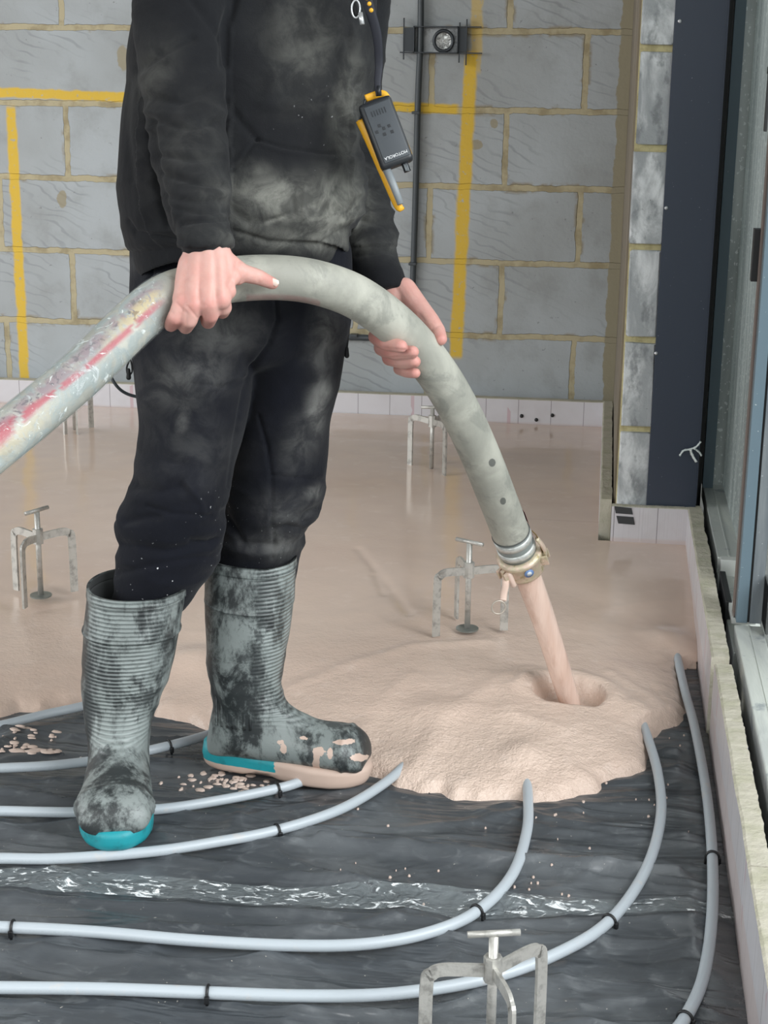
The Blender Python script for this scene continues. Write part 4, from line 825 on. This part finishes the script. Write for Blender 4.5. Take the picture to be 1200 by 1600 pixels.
def boot(ankle, head, lean, label, front_screed, hgt=1.0, wsc=1.0, splat_px=(), lsc=.90):
    """ankle: ground point below the ankle; head: heading angle of the toe; lean: sideways shift of the rim"""
    u = np.array([math.cos(head), math.sin(head), 0.]); s_ = np.array([-u[1], u[0], 0.]); Zx = np.array([0, 0, 1.]); o = np.array(ankle, float)
    pr = [((.072, .345), (-.078, .352), .0715), ((.0725, .33), (-.078, .337), .0705), ((.071, .325), (-.0765, .33), .069), ((.071, .28), (-.075, .285), .068), ((.069, .272), (-.075, .278), .070), ((.068, .266), (-.074, .270), .067), ((.062, .22), (-.073, .22), .064), ((.054, .18), (-.071, .175), .059), ((.049, .15), (-.064, .14), .052), ((.052, .128), (-.062, .10), .047), ((.063, .112), (-.070, .062), .044), ((.082, .101), (-.076, .034), .043), ((.100, .095), (-.070, .018), .0435), ((.118, .090), (-.035, .018), .044), ((.140, .087), (.03, .018), .046), ((.160, .086), (.085, .018), .049), ((.182, .084), (.135, .018), .052), ((.204, .080), (.170, .018), .052), ((.224, .069), (.198, .018), .049), ((.236, .054), (.220, .019), .042), ((.241, .040), (.232, .022), .028)]
    A_ = []
    for (fx, fz), (bx2, bz), w_ in pr: A_.append((fx, fz, bx2, bz, w_))
    A_ = spline(A_, 5); rings = []
    for fx, fz, bx2, bz, w_ in A_:
        fz *= hgt; bz *= hgt; fx = fx*np.interp(fx, [.075, .24], [1, lsc]) if fx > .075 else fx; bx2 = bx2*np.interp(bx2, [.0, .24], [1, lsc])
        ln = lambda z: np.array(lean)*max(0, (z-.10)/.25)
        pf = o+u*fx+Zx*fz+ln(fz); pb = o+u*bx2+Zx*bz+ln(bz); c = (pf+pb)/2; A = pf-pb; L_ = np.linalg.norm(A); A /= L_
        rings.append((c, A, s_, L_/2, w_*wsc))
    V, Fc = loft(rings, 56, True, 2.15); Fc = Fc[:-2]+Fc[-1:]   # open at the rim
    V = np.array(V); seg = 56
    # heel-to-toe asperities: toe cap edge, wrinkles over the instep
    me_ = bpy.data.meshes.new('t'); me_.from_pydata(V.tolist(), [], Fc); N = np.array([v.normal[:] for v in me_.vertices]); bpy.data.meshes.remove(me_)
    cen = np.repeat(np.array([r_[0] for r_ in rings]), 56, 0)
    if np.mean(np.einsum('ij,ij->i', N, V-cen)) < 0: N = -N; Fc = [tuple(f_[::-1]) for f_ in Fc]
    f = 1-np.abs(nz(V, (12, 12, 30)))*2; z = V[:, 2]-o[2]; al = (V-o)@u
    V = V+N*((.0028*f)*np.exp(-((z-.15)/.07)**2)+.0018*nz(V, (16, 16, 16))+.0028*np.exp(-((al-.168)/.004)**2)*(z > .03))[:, None]
    ribs = np.clip(np.exp(-((np.arctan2((V-o)@s_, al-.0)/.95)**4)), 0, 1)*np.clip((z-.085)/.02, 0, 1)
    # inner surface
    inn = V.copy(); k = seg*26; inn = V[:k]-N[:k]*.004; b0 = len(V); V2 = np.vstack([V, inn]); F2 = list(Fc)
    F2 += [(b0+i*seg+(j+1) % seg, b0+i*seg+j, b0+(i+1)*seg+j, b0+(i+1)*seg+(j+1) % seg) for i in range(25) for j in range(seg)]
    F2 += [(j, b0+j, b0+(j+1) % seg, (j+1) % seg) for j in range(seg)]
    mi = [0]*len(Fc)+[1]*(25*seg)+[0]*seg
    sc_ = np.zeros(len(V2)); QQ = proj(V2)
    for x, y, rx, ry in splat_px: sc_ = np.maximum(sc_, 1.15*np.exp(-((QQ[:, 0]-x)/rx)**2-((QQ[:, 1]-y)/ry)**2))
    sc_ += .25*nz(V2, (60, 60, 60))*(sc_ > .15)
    bt = obj('boot', V2, F2, [bootm, sock], person, True, mi=mi, attrs={'ribs': np.concatenate([ribs, np.zeros(len(inn))]), 'screed': sc_})
    # sole: outline with heel block and raised waist
    n = 64; V = []; out = []
    for i in range(n):
        a = 2*PI*i/n; x = math.cos(a); y = math.sin(a)
        lx = .082+.160*x; ww = np.interp(lx, [-.08, -.05, 0, .05, .12, .17, .21, .245], [.034, .037, .034, .036, .050, .0545, .053, .042]); out.append((lx, math.copysign(abs(y)**.62, y)*ww*wsc))
    for lev, (z_, sc2) in enumerate(((0, .97), (.004, 1.0), (.011, 1.02), (.013, 1.02), (.022, 1.03), (.031, 1.01), (.033, .9))):
        for lx, ly in out:
            zz = z_
            if lev == 0: zz = .0 if (lx < .0 or lx > .06) else .010*math.sin(PI*(lx-.0)/.06)
            if lev >= 5: zz += .012*np.clip((.02-lx)/.06, 0, 1)
            lq = (lx-.082)*sc2+.082; V.append(o+u*(lq*np.interp(lq, [.0, .24], [1, lsc]))+s_*ly*sc2+Zx*zz)
    Fs = [(r*n+k, r*n+(k+1) % n, (r+1)*n+(k+1) % n, (r+1)*n+k) for r in range(6) for k in range(n)]+[tuple(range(n))[::-1], tuple(6*n+k for k in range(n))]
    V = np.array(V); QQ = proj(V); al = (V-o)@u; zz = V[:, 2]-o[2]
    sc3 = np.where(al > front_screed, 1., 0.)+np.where((zz < .012) & (front_screed < .2), 1., 0.)
    obj('sole', V, Fs, tealm, bt, True, attrs={'screed': sc3})
    for sd3 in ((1, -1) if label == 'far' else ()):   # raised pads on the ankle
        t = MB()
        for k in range(7):
            xx = -.045+.010*k; t2 = [o+u*(xx)+s_*sd3*(.044*wsc+.001)*(1-.5*abs(xx)/.06)**.3+Zx*z4+np.array(lean)*max(0, (z4-.1)/.25) for z4 in (.085, .10, .12, .135)]
            t.tube(t2, .0022, 6)
        t.build('ankle_ridges', bootm, bt, True)
    return bt
hdN = math.atan2(2.02-2.29, .045+.027)
pN = at(186, 1180, z=.018)
boot((at(184, 1240, z=.018)[0]-.003, 2.262, .018), hdN, (at(211, 925, y=2.30)[0]-(at(184, 1240, z=.018)[0]-.012)+.004, .02, 0), 'near', 9, .97, 1.10)
pF = at(392, 1200, z=.008)
boot((at(384, 1196, z=.004)[0]+.010, 2.397, .006), math.radians(-6), (at(391, 885, y=2.45)[0]-at(384, 1196, z=.004)[0]+.000, .02, 0), 'far', .06, 1.045, 1.02,
     [(442, 1170, 5, 10), (438, 1160, 7, 5), (496, 1175, 9, 8), (494, 1195, 6, 16), (516, 1178, 5, 9), (535, 1160, 18, 4), (562, 1184, 16, 6), (548, 1158, 10, 4), (475, 1153, 8, 4)], lsc=.84)

# ---------------------------------------------------------------- hose
hosem = Mat('cement_dusted_rubber', (150, 150, 141), .6, spec=.35)
hosem.mix(hosem.ramp(hosem.noise(11, 5, dist=.4), .38, .68), (182, 181, 170), .8)
hosem.mix(hosem.ramp(hosem.noise(17, 5, rough=.7, dist=.5), .5, .66), (118, 120, 114), .5)
hosem.mix(hosem.ramp(hosem.attr('spot'), .45, .6), (78, 80, 78), .85)
u_ = hosem.node('ShaderNodeUVMap'); s2 = hosem.node('ShaderNodeSeparateXYZ'); hosem.link(u_.outputs[0], s2.inputs[0]); UL, UA = s2.outputs[0], s2.outputs[1]
hosem.bump(hosem.noise(60, 4), .0012, .6)
path_px = [(-190, 830, 1.98), (-90, 760, 2.01), (0, 690, 2.06), (120, 590, 2.13), (240, 477, 2.20), (310, 448, 2.235), (370, 436, 2.265), (440, 434, 2.285), (500, 443, 2.305), (560, 466, 2.345), (620, 510, 2.40), (670, 565, 2.46), (712, 630, 2.52), (750, 710, 2.60), (780, 785, 2.68), (798, 832, 2.73)]
HP = spline([at(x, y, d=d) for x, y, d in path_px], 26); Lh = np.concatenate([[0], np.cumsum(np.linalg.norm(np.diff(HP, axis=0), axis=1))]); Ltot = Lh[-1]
hose = tag(empty('screed_hose', tuple(HP[-1])), 'thick grey cement-dusted delivery hose held across the person, pouring screed', 'hose')
V, Fc, uv = tube(HP, .0322, 64, True, None, lambda l, a: .012*mn.noise(Vector((l*9, math.cos(a), math.sin(a)))))
T_, N_, B_ = frames(HP)
# angle round the hose that faces the room and how far down the wall of the hose
Va = np.array(V); i_ = np.repeat(np.arange(len(HP)), 64); nrm = (Va-HP[i_]); nrm /= np.linalg.norm(nrm, axis=1)[:, None]
TT = T_[i_]; side = np.cross(TT, np.tile(-CF, (len(TT), 1))); side /= np.linalg.norm(side, axis=1)[:, None]   # across the hose, upwards
across = np.einsum('ij,ij->i', nrm, side); faceq = nrm@(-CF); Q = proj(Va); qx = Q[:, 0]
if np.mean(across[(qx > 0) & (Q[:, 1] < 480)]*(1)) < -9: across = -across
ctr = proj(HP)[i_]; dyc = (ctr[:, 1]-Q[:, 1]); across = np.where(np.sign(np.corrcoef(across, dyc)[0, 1]) > 0, across, -across)
left = np.clip((262-qx)/25, 0, 1)*(faceq > -.3)
band = lambda c, w_: np.exp(-((across-c)/w_)**4)
redf = np.clip(left*band(-.02-.30*np.clip((qx-60)/150, 0, 1), .13+.25*np.clip((70-qx)/70, 0, 1))*(np.array([mn.noise(Vector((l*.05, 0, 0))) for l in qx]) > -.25), 0, 1)
mauve = left*band(.30, .30); crumb = np.clip(left*np.clip((qx-150)/60, 0, 1)*band(.0, .30), 0, 1)+left*np.clip((110-qx)/60, 0, 1)*band(-.50, .26)*.45
redu = ((qx > 385) & (qx < 500))*band(-.92, .10)*(faceq > -.4)*.3
hosem.mix(hosem.math('MULTIPLY', hosem.attr('wrap'), hosem.ramp(hosem.noise(30, 6, dist=1.2), .4, .6)), (140, 152, 152), .8)
hosem.mix(hosem.math('MULTIPLY', hosem.attr('mauve'), hosem.ramp(hosem.noise(45, 5, dist=1), .3, .55)), (138, 118, 124), .9)
hosem.mix(hosem.math('MULTIPLY', hosem.attr('mauve'), hosem.ramp(hosem.noise(70, 3, dist=1.5), .55, .62)), (92, 84, 90), .8)
hosem.mix(hosem.math('MULTIPLY', hosem.attr('crumb'), hosem.ramp(hosem.noise(90, 5, dist=1.2), .40, .52)), (182, 166, 128))
hosem.mix(hosem.math('MULTIPLY', hosem.attr('crumb'), hosem.ramp(hosem.noise(70, 4, dist=1), .58, .66)), (128, 108, 78), .9)
hosem.mix(hosem.math('MULTIPLY', hosem.attr('red'), hosem.ramp(hosem.noise(40, 4), .25, .45)), (164, 36, 62), .85)
hosem.mix(hosem.math('MULTIPLY', hosem.attr('wrap'), hosem.ramp(hosem.noise(46, 4, dist=2.2), .62, .68)), (222, 228, 226), .8)
spot = np.zeros(len(Va))
for a, b_, r1_, r2_ in ((769, 723, 7, 8), (786, 783, 6, 7)): spot = np.maximum(spot, np.exp(-((Q[:, 0]-a)/r1_)**2-((Q[:, 1]-b_)/r2_)**2)*(faceq > 0))
obj('hose_wall', V, Fc, hosem, hose, True, uv=uv, attrs={'spot': spot, 'red': np.maximum(redf, redu), 'mauve': mauve, 'crumb': np.clip(crumb, 0, 1), 'wrap': left})
# clear film wound round the left of the hose
filmm = Mat('clear_film', (214, 220, 220), .12, spec=.8); filmm.bump(filmm.noise(30, 4, dist=1.6), .006, .8)
tr = filmm.node('ShaderNodeBsdfTransparent'); mx = filmm.node('ShaderNodeMixShader'); filmm.link(filmm.math('ADD', .10, filmm.math('MULTIPLY', filmm.ramp(filmm.noise(30, 4, dist=2), .56, .7), .35)), mx.inputs[0])
filmm.link(tr.outputs[0], mx.inputs[1]); filmm.link(filmm.b.outputs[0], mx.inputs[2]); filmm.link(mx.outputs[0], filmm.n['Material Output'].inputs[0])
kk = np.where(proj(HP)[:, 0] < 268)[0]; V, Fc, uv = tube(HP[kk], .0338, 40, False, None, lambda l, a: .035*mn.noise(Vector((l*14, 2*math.cos(a), 2*math.sin(a)))))
obj('film_wrap', V, Fc, filmm, hose, True)
# end clamps and camlock coupling
T1 = T_[-1]; E0 = HP[-1]; A1 = np.cross(T1, FW); A1 /= np.linalg.norm(A1); B1 = np.cross(T1, A1)
if np.dot(A1, RT) < 0: A1, B1 = -A1, -B1
steel = Mat('bright_band_steel', (204, 206, 202), .35, .35); steel.mix(steel.ramp(steel.noise(60, 4), .45, .65), (150, 150, 146), .6)
brassm = Mat('splashed_coupling_metal', (196, 184, 158), .42, .35); brassm.mix(brassm.ramp(brassm.noise(55, 5), .42, .6), (212, 188, 172), .9); brassm.mix(brassm.ramp(brassm.noise(75, 4), .58, .68), (150, 134, 82), .7); brassm.bump(brassm.noise(60, 4), .002)
def band_(l0, l1, r, m_, name, sg=40):
    t = MB(); t.tube([E0+T1*l0, E0+T1*(l0+.0008), E0+T1*(l1-.0008), E0+T1*l1], [r-.002, r, r, r-.002], sg); return t.build(name, m_, hose, True)
band_(-.002, .050, .0318, Mat('grey_hose_tail', (128, 134, 132), .6), 'hose_tail')
band_(-.001, .0015, .0338, Mat('dark_rubber_edge', (74, 76, 74), .7), 'rubber_edge')
band_(.006, .019, .0336, steel, 'clamp_band'); band_(.030, .043, .0338, steel, 'clamp_band')
t = MB()   # red strip showing on the outer side between the clamps
for l0, l1 in ((-.03, -.002), (.0195, .030), (.043, .048)):
    c0 = [E0+T1*l0+(A1*math.cos(a)+B1*math.sin(a))*.0342 for a in np.linspace(-.9, .1, 6)]; c1 = [p+T1*(l1-l0) for p in c0]; c2 = [p-(A1*.8)*.003 for p in c0]; c3 = [p-(A1*.8)*.003 for p in c1]
    nq = 6; t.add(c0+c1+c2+c3, [(i, i+1, nq+i+1, nq+i) for i in range(5)]+[(2*nq+i, 3*nq+i, 3*nq+i+1, 2*nq+i+1) for i in range(5)])
t.build('red_strip', Mat('red_hose_strip', (170, 34, 58), .5), hose, True)
t = MB(); t.tube([E0+T1*.050, E0+T1*.052, E0+T1*.060, E0+T1*.064, E0+T1*.088, E0+T1*.094, E0+T1*.098], [.030, .0405, .0405, .037, .0385, .036, .026], 44); cp = t.build('coupling', brassm, hose, True)
S = lambda l, a, r: E0+T1*l+(A1*math.cos(a)+B1*math.sin(a))*r
fs = 1 if np.dot(B1, -CF) > 0 else -1
for a_, bz in ((PI-.35*fs*0-.5, 1), (-.35, -1)):
    a2 = a_ if bz == 1 else a_
    aa = PI-.55 if bz == 1 else .30; aa = aa*fs if bz == 1 else aa*fs
    ra = A1*math.cos(aa)+B1*math.sin(aa); ta = np.cross(T1, ra)
    t = MB(); t.obox(E0+T1*.070+ra*.040, T1, ta, ra, (.011, .0035, .006), .0015)
    for s_ in (-1, 1): t.obox(E0+T1*.070+ra*.042+ta*.009*s_, T1, ta, ra, (.010, .0022, .007), .001)
    t.tube([E0+T1*.070+ra*.039-ta*.012, E0+T1*.070+ra*.039+ta*.012], .0028, 10); t.build('ear', brassm, cp)
    if bz == 1:
        p0 = E0+T1*.074+ra*.040; pe = at(786, 938, d=2.72)
        arm = spline([p0, p0+(pe-p0)*.35+T1*.004, p0+(pe-p0)*.75, pe], 6); t = MB(); t.tube(arm, [.0062]*len(arm), 10, True, .5); lv = t.build('cam_lever', Mat('screed_coated_lever', (216, 190, 176), .5), cp, True)
        rc = at(779, 949, d=2.715); rg = [rc+RT*math.cos(a)*.0118+np.array([0, 0, 1.])*math.sin(a)*.0118+FW*.002*math.cos(a) for a in np.linspace(0, 2*PI, 29)]; t = MB(); t.tube(rg, .0015, 8, False); t.build('pull_ring', Mat('dull_wire', (186, 176, 164), .4, .5), lv, True)
    else:
        p0 = E0+T1*.072+ra*.042; arm = spline([p0, p0-T1*.015+ra*.004, p0-T1*.032+ra*.003, p0-T1*.050-ra*.002], 6); t = MB(); t.tube(arm, .0036, 10, True, 1.6); lv = t.build('cam_lever', brassm, cp, True)
        t = MB(); t.tube(spline([E0+T1*.002+ra*.037, E0+T1*.02+ra*.042, E0+T1*.05+ra*.041, E0+T1*.062+ra*.040], 5), .0011, 6); t.build('safety_wire', Mat('brown_wire', (120, 98, 60), .5, .3), lv, True)
ra = A1*math.cos(PI/2*fs-.15*fs)+B1*math.sin(PI/2*fs-.15*fs); ta = np.cross(T1, ra)
t = MB(); c = E0+T1*.070+ra*.038; t.tube([c, c+ra*.0015], .0085, 24); t.build('blue_badge', Mat('blue_round_badge', (104, 132, 176), .5), cp, True)
t = MB(); c = c+ra*.0012; t.tube([c, c+ra*.0012], .0045, 20); t.build('badge_centre', Mat('pale_badge_centre', (200, 206, 210), .5), cp, True)
ra = A1*math.cos(PI/2*fs+.75*fs)+B1*math.sin(PI/2*fs+.75*fs); ta = np.cross(T1, ra)
t = MB(); capsule(t, E0+T1*.066+ra*.039, E0+T1*.092+ra*.039, .005, .006, 12); t.build('cam_finger', Mat('screed_coated_lever', (222, 198, 184), .5), cp, True)
# falling screed
strm = Mat('pouring_screed', (216, 190, 176), .22, spec=.5); strm.mix(strm.ramp(strm.noise(30, 4, sc=(1, 1, .12)), .4, .65), (196, 164, 148), .7); strm.bump(strm.noise(48, 3, sc=(1, 1, .10)), .005, .8)
S0 = E0+T1*.085; S1 = at(886, 1082, z=.035); mid = (S0+S1)/2+np.array([.001, 0, .004])
SP = spline([S0, mid, S1, S1+(S1-mid)*.25], 16)
V, Fc, uv = tube(SP, np.linspace(.0235, .0172, len(SP)), 40, True, None, lambda l, a: .06*mn.noise(Vector((l*3, 1.6*math.cos(a), 1.6*math.sin(a)))))
tag(obj('screed_stream', V, Fc, strm, None, True), 'stream of wet screed falling from the hose coupling into the puddle', 'screed stream', kind='stuff')

# ---------------------------------------------------------------- walkie-talkie hanging upside down on its strap
rd = 2.31
def fr(px, py, d=rd): return at(px, py, d=d)
rad = empty('walkie_talkie', tuple(fr(603, 205))); tag(rad, 'black and yellow walkie-talkie hanging upside down from a strap at the chest', 'radio')
axd = fr(620, 258)-fr(585, 165); axd /= np.linalg.norm(axd)           # towards the antenna end (down)
axs = RT-axd*np.dot(RT, axd); axs /= np.linalg.norm(axs); axn = np.cross(axs, axd); axn = axn if np.dot(axn, -CF) > 0 else -axn
rb = Mat('black_radio_shell', (34, 37, 41), .42); rf2 = Mat('dark_grey_radio_face', (60, 65, 70), .5); yel = Mat('yellow_radio_trim', (226, 168, 40), .45); silv = Mat('grey_antenna', (128, 134, 138), .45)
c = fr(603, 209); t = MB(); t.obox(c, axs, axd, axn, (.0245, .0500, .0125), .006); t.build('case', rb, rad, True)
t = MB(); t.obox(c+axn*.0122+axs*.0015, axs, axd, axn, (.0195, .043, .0014), .0012); t.build('front_panel', rf2, rad, True)
def strip(px_, w_, m_, name, par, dep=rd+.008):
    P_ = spline([fr(a, b_, dep) for a, b_ in px_], 6); t = MB(); t.tube(P_, w_, 8, True, 2.6); return t.build(name, m_, par, True)
strip([(571, 154), (588, 148), (598, 147), (604, 153), (612, 175), (628, 215), (639, 243)], .0021, yel, 'yellow_trim', rad)
strip([(561, 188), (575, 218), (597, 268), (621, 321), (628, 320)], .0024, yel, 'yellow_trim', rad)
strip([(571, 156), (566, 175), (563, 188)], .002, rb, 'edge', rad)
t = MB(); t.tube([fr(603, 262), fr(615, 290), fr(626, 319)], [.0062, .0055, .0048], 14); t.build('antenna', silv, rad, True)
t = MB(); t.tube([fr(630, 250), fr(637, 268)], .0052, 16); t.build('knob', rb, rad, True)
for k in range(3): t = MB(); q = fr(634+k*2.2-1, 262, rd-.006); t.tube([q-axd*.005, q+axd*.005], .0007, 6); t.build('knob_mark', silv, rad, True)
for k, (px, py) in enumerate(((593, 200), (600, 204), (608, 200), (589, 210), (601, 213), (613, 209))):
    t = MB(); q = fr(px, py); q = q+axn*(np.dot(c-q, axn)+.0138); t.obox(q, axs, axd, axn, (.0022, .0022, .0006), .0003); t.build('button', rb, rad)
for k in range(6):
    t = MB(); q = c-axd*.030+axs*(k-2.5)*.004+axn*.0138; t.obox(q, axs, axd, axn, (.0006, .004, .0004)); t.build('speaker_slot', rb, rad)
tx = bpy.data.curves.new('maker_lettering', 'FONT'); tx.body = 'MOTOROLA'; tx.size = .0062; tx.extrude = .0002; tx.align_x = 'CENTER'; tx.align_y = 'CENTER'
to = bpy.data.objects.new('t', tx); COL.objects.link(to); dg = bpy.context.evaluated_depsgraph_get(); dg.update(); tm = bpy.data.meshes.new_from_object(to.evaluated_get(dg)); bpy.data.objects.remove(to)
tv = np.array([v.co[:] for v in tm.vertices]); q = c+axd*.0365+axs*.0015+axn*.0140
tv = np.array([q-axs*v[0]+axd*v[1]+axn*v[2] for v in tv]); obj('lettering', tv, [tuple(p.vertices) for p in tm.polygons], Mat('white_lettering', (226, 228, 230), .5), rad, False)
strap = Mat('black_strap', (28, 30, 40), .7)
P_ = spline([fr(556, -120, 2.26), fr(564, -40, 2.26), fr(576, 8, 2.27), fr(589, 55, 2.29), fr(592, 100, 2.31), fr(590, 128, rd), fr(592, 150, rd)], 8)
t = MB(); t.tube(P_, np.linspace(.009, .0042, len(P_)), 10, True, .3); st = t.build('strap', strap, rad, True)
t = MB(); t.tube([fr(592, 134, rd-.002), fr(592, 150, rd)], .0028, 8); t.build('strap_loop', rb, rad, True)
for px, py in ((573, -3), (577, 6), (580, 16)):
    t = MB(); ellipsoid(t, fr(px, py, 2.262), (.0032, .0022, .0032), 10); t.build('yellow_mark', yel, st, True)
# thin cable loop behind the person and torn plastic scrap
t = MB(); t.tube(spline([at(205, 556, d=2.75), at(186, 562, d=2.75), at(172, 578, d=2.75), at(180, 600, d=2.75), at(200, 616, d=2.76), at(240, 625, d=2.77)], 8), .0028, 8); tag(t.build('cable', condm, hose, True))
scr_m = Mat('torn_white_plastic', (206, 214, 212), .35); t = MB()
for pl in ([(1062, 712), (1068, 704), (1078, 702), (1088, 698), (1095, 690)], [(1078, 702), (1082, 712), (1088, 722)], [(1084, 700), (1092, 706), (1096, 712)]):
    P_ = spline([at(a, b_, y=3.655-.004*rng.random()) for a, b_ in pl], 6); t.tube(P_, .0060+.004*np.array([mn.noise(Vector((k*.7, 0, 0))) for k in range(len(P_))]), 7, True, .35)
tag(t.build('torn_plastic_scrap', scr_m, None, True), 'torn scrap of white plastic caught at the foot of the dark panel', 'plastic scrap')
for o in list(COL.objects):
    if o.type == 'MESH' and o.parent is None and 'label' not in o and 'kind' not in o: print('UNTAGGED', o.name)
